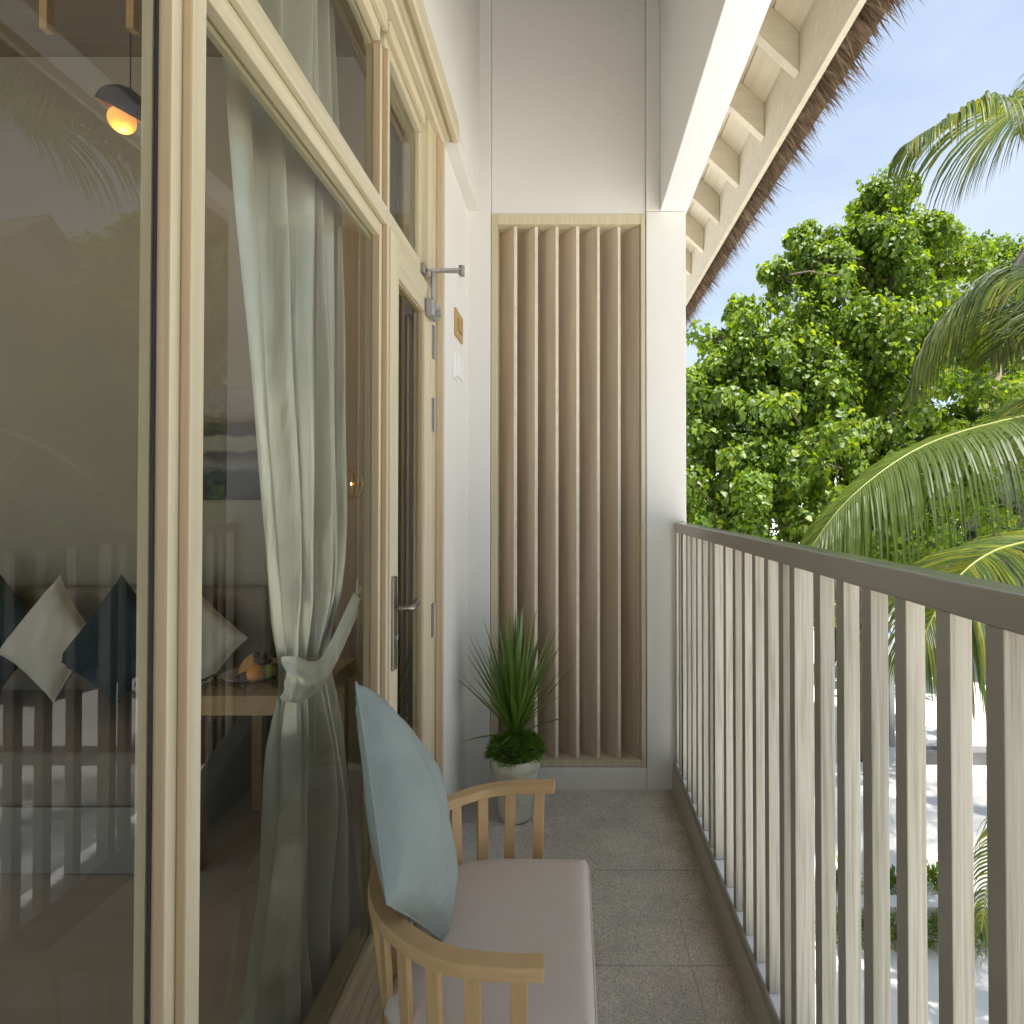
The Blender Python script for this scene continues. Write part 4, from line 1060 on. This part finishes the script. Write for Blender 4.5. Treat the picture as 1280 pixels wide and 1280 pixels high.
# ---------------------------------------------------------------- shrubs, kerb, low wall
yk = 700*(EYE-GZ)/(1148-VY)
kb = MB().box(1.6, 6.5, yk, yk+.18, GZ-.05, GZ+.16)
tag(kb.build('garden_kerb', 'kerb', bevel=.01), 'low white kerb running behind the row of shrubs on the sand', 'kerb')
def bush(x, y, s, seed, label, m='bush'):
    r = random.Random(seed); root = thing('garden_shrub', (x, y, GZ), label, 'shrub', 'shrubs along the kerb')
    mb = MB()
    for i in range(260):
        a_ = r.uniform(0, 6.28); el = R(r.uniform(8, 88)); ln = s*r.uniform(.5, 1.0)
        d_ = Vector((math.cos(a_)*math.cos(el), math.sin(a_)*math.cos(el), math.sin(el)))
        b0 = Vector((x + r.gauss(0, .06)*s*3, y + r.gauss(0, .04)*s*3, GZ+.02)) + d_*ln*r.uniform(.2, .6)
        sd_ = d_.cross(Vector((0,0,1))).normalized()*r.uniform(.008, .014)
        L_ = r.uniform(.08, .16); m1 = b0 + d_*L_*.5; e = b0 + d_*L_ - Vector((0,0,L_*.35))
        o = len(mb.v); mb.v += [tuple(b0-sd_*.3), tuple(b0+sd_*.3), tuple(m1+sd_), tuple(m1-sd_), tuple(e)]
        mb.f += [(o, o+1, o+2, o+3), (o+3, o+2, o+4)]; mb.m += [0, 0]
    tag(mb.build('foliage', m, root), kind='stuff')
    mb = MB()
    for i in range(7):
        a_ = i*.9; mb.tube([(x, y, GZ-.02), (x+.12*s*math.cos(a_), y+.12*s*math.sin(a_), GZ+.2*s), (x+.35*s*math.cos(a_), y+.3*s*math.sin(a_), GZ+.55*s)], [.008, .006, .003], 5)
    mb.build('stems', 'bark', root)
desc = ['leftmost shrub in front of the kerb, seen between far slats', 'second shrub from the left in front of the kerb', 'middle shrub in front of the kerb', 'fourth shrub from the left in front of the kerb', 'yellow green shrub near the bottom right between the last slats', 'shrub past the last visible slat at the right edge']
for i in range(6):
    bush(2.75 + .34*i, yk-.26 + random.uniform(-.04, .04), .40, 60+i, desc[i])
for i in range(3):
    bush(3.05+.55*i, yk+.50, .34, 80+i, ['small leafy shrub behind the kerb at left', 'small leafy shrub behind the kerb in the middle', 'small leafy shrub behind the kerb at right'][i], 'leaf')
yw = 700*(EYE-GZ)/(955-VY)
tag(B(5.75, 12, yw, yw+.25, GZ-.05, GZ+.22).build('low_garden_wall', 'greywall', bevel=.01), 'long low dark grey wall across the sand beyond the palm', 'wall')
# sign with blue ring
s0 = P(1093, 768, 10.0); s1_ = P(1121, 826, 10.0)
sg = thing('ring_sign', (s0.x, 10, GZ), 'white sign board printed with a blue ring seen between the slats', 'sign')
B(s0.x, s1_.x, 10, 10.03, s1_.z, s0.z).build('board', 'signwhite', sg, bevel=.004)
rc = P(1105, 796, 9.99); mb = MB(); n_ = 40
for i in range(n_):
    a_ = 2*math.pi*i/n_
    for rr in (.150, .118):
        for yy in (9.992, 9.9995): mb.v.append((rc.x+rr*math.cos(a_)*.95, yy, rc.z+rr*math.sin(a_)*1.15))
for i in range(n_):
    a = i*4; b_ = ((i+1)%n_)*4
    for q in ((0,1,3,2),): pass
    mb.f += [(a, b_, b_+2, a+2), (a, a+1, b_+1, b_), (a+2, b_+2, b_+3, a+3), (a+1, a+3, b_+3, b_+1)]; mb.m += [0]*4
mb.build('ring', 'bluering', sg)
px0 = P(1113, 740, 10.05)
B(px0.x-.04, px0.x+.04, 10.031, 10.09, GZ-.05, px0.z+.25).build('pole', 'grey_metal', sg)
q0 = P(1066, 745, 10.3); q1 = P(1078, 836, 10.3)
tag(B(q0.x, q1.x, 10.3, 10.5, GZ-.05, q0.z, ).build('timber_post', 'partition', bevel=.01), 'dark brown timber post left of the ring sign', 'post')

# villa whose roof is mirrored in the near pane
va = R(14); vo = Vector((11.25, 13.2, 0)); rz, ez = 8.15, 5.2
Rv = Matrix.Rotation(va, 3, 'Z') @ Matrix.Diagonal((1, .72, 1))
def vbox(m, x0, x1, y0, y1, z0, z1):
    t_ = MB().box(x0, x1, y0, y1, z0, z1); m.add([Rv @ Vector(v) + vo for v in t_.v], t_.f); return m
def vpts(m, vs, fs): m.add([Rv @ Vector(v) + vo for v in vs], fs); return m
vil = thing('garden_villa', (vo.x, vo.y, GZ), 'grey shingled gable villa mirrored in the near pane behind palms', 'house')
vbox(MB(), .5, 9, -3.6, 3.6, GZ-.05, ez-.1).build('wall', 'villa', vil)
th = .16
m = MB(); vpts(m, [(0,0,rz),(9.5,0,rz),(9.5,-4.2,ez-.4),(0,-4.2,ez-.4),(9.5,4.2,ez-.4),(0,4.2,ez-.4),
  (0,0,rz-th),(9.5,0,rz-th),(9.5,-4.2,ez-.4-th),(0,-4.2,ez-.4-th),(9.5,4.2,ez-.4-th),(0,4.2,ez-.4-th)],
  [(0,3,2,1),(0,1,4,5),(6,7,8,9),(7,6,11,10),(0,6,9,3),(0,5,11,6),(1,2,8,7),(1,7,10,4),(3,9,8,2),(5,4,10,11)])
rf_ = m.build('roof', 'shingle', vil)
m = MB()
for sgn in (-1, 1):
    for i in range(20):
        t_ = i/20; y = sgn*(4.2*(1-t_)); z = ez-.4 + (rz-ez+.4)*t_; y2 = sgn*(4.2*(1-t_)-.25); z2 = z+(rz-ez+.4)/4.2*.25
        vpts(m, [(-.02,y,z+.055),(9.52,y,z+.055),(9.52,y2,z2+.012),(-.02,y2,z2+.012),(-.02,y,z+.004),(9.52,y,z+.004)], [(0,1,2,3),(4,5,1,0)])
m.build('shingle_course', 'shingle', rf_)
m = MB(); vpts(m, [(.5,-3.6,ez-.1),(.5,3.6,ez-.1),(.5,0,rz-.3),(.62,-3.6,ez-.1),(.62,3.6,ez-.1),(.62,0,rz-.3)], [(0,1,2),(5,4,3),(0,2,5,3),(1,4,5,2)]); m.build('gable', 'villa', vil)
for (a, z) in ((1.5, 2.6), (4.5, 2.6), (1.5, -1.2), (4.5, -1.2)):
    f = vbox(MB(), a-.08, a+1.38, -3.68, -3.601, z-.08, z+1.68).build('window', 'kerb', vil); vbox(MB(), a, a+1.3, -3.70, -3.681, z, z+1.6).build('pane', 'window_dark', f)

# tidy helper property
for o in bpy.data.objects:
    if 'w' in o: del o['w']
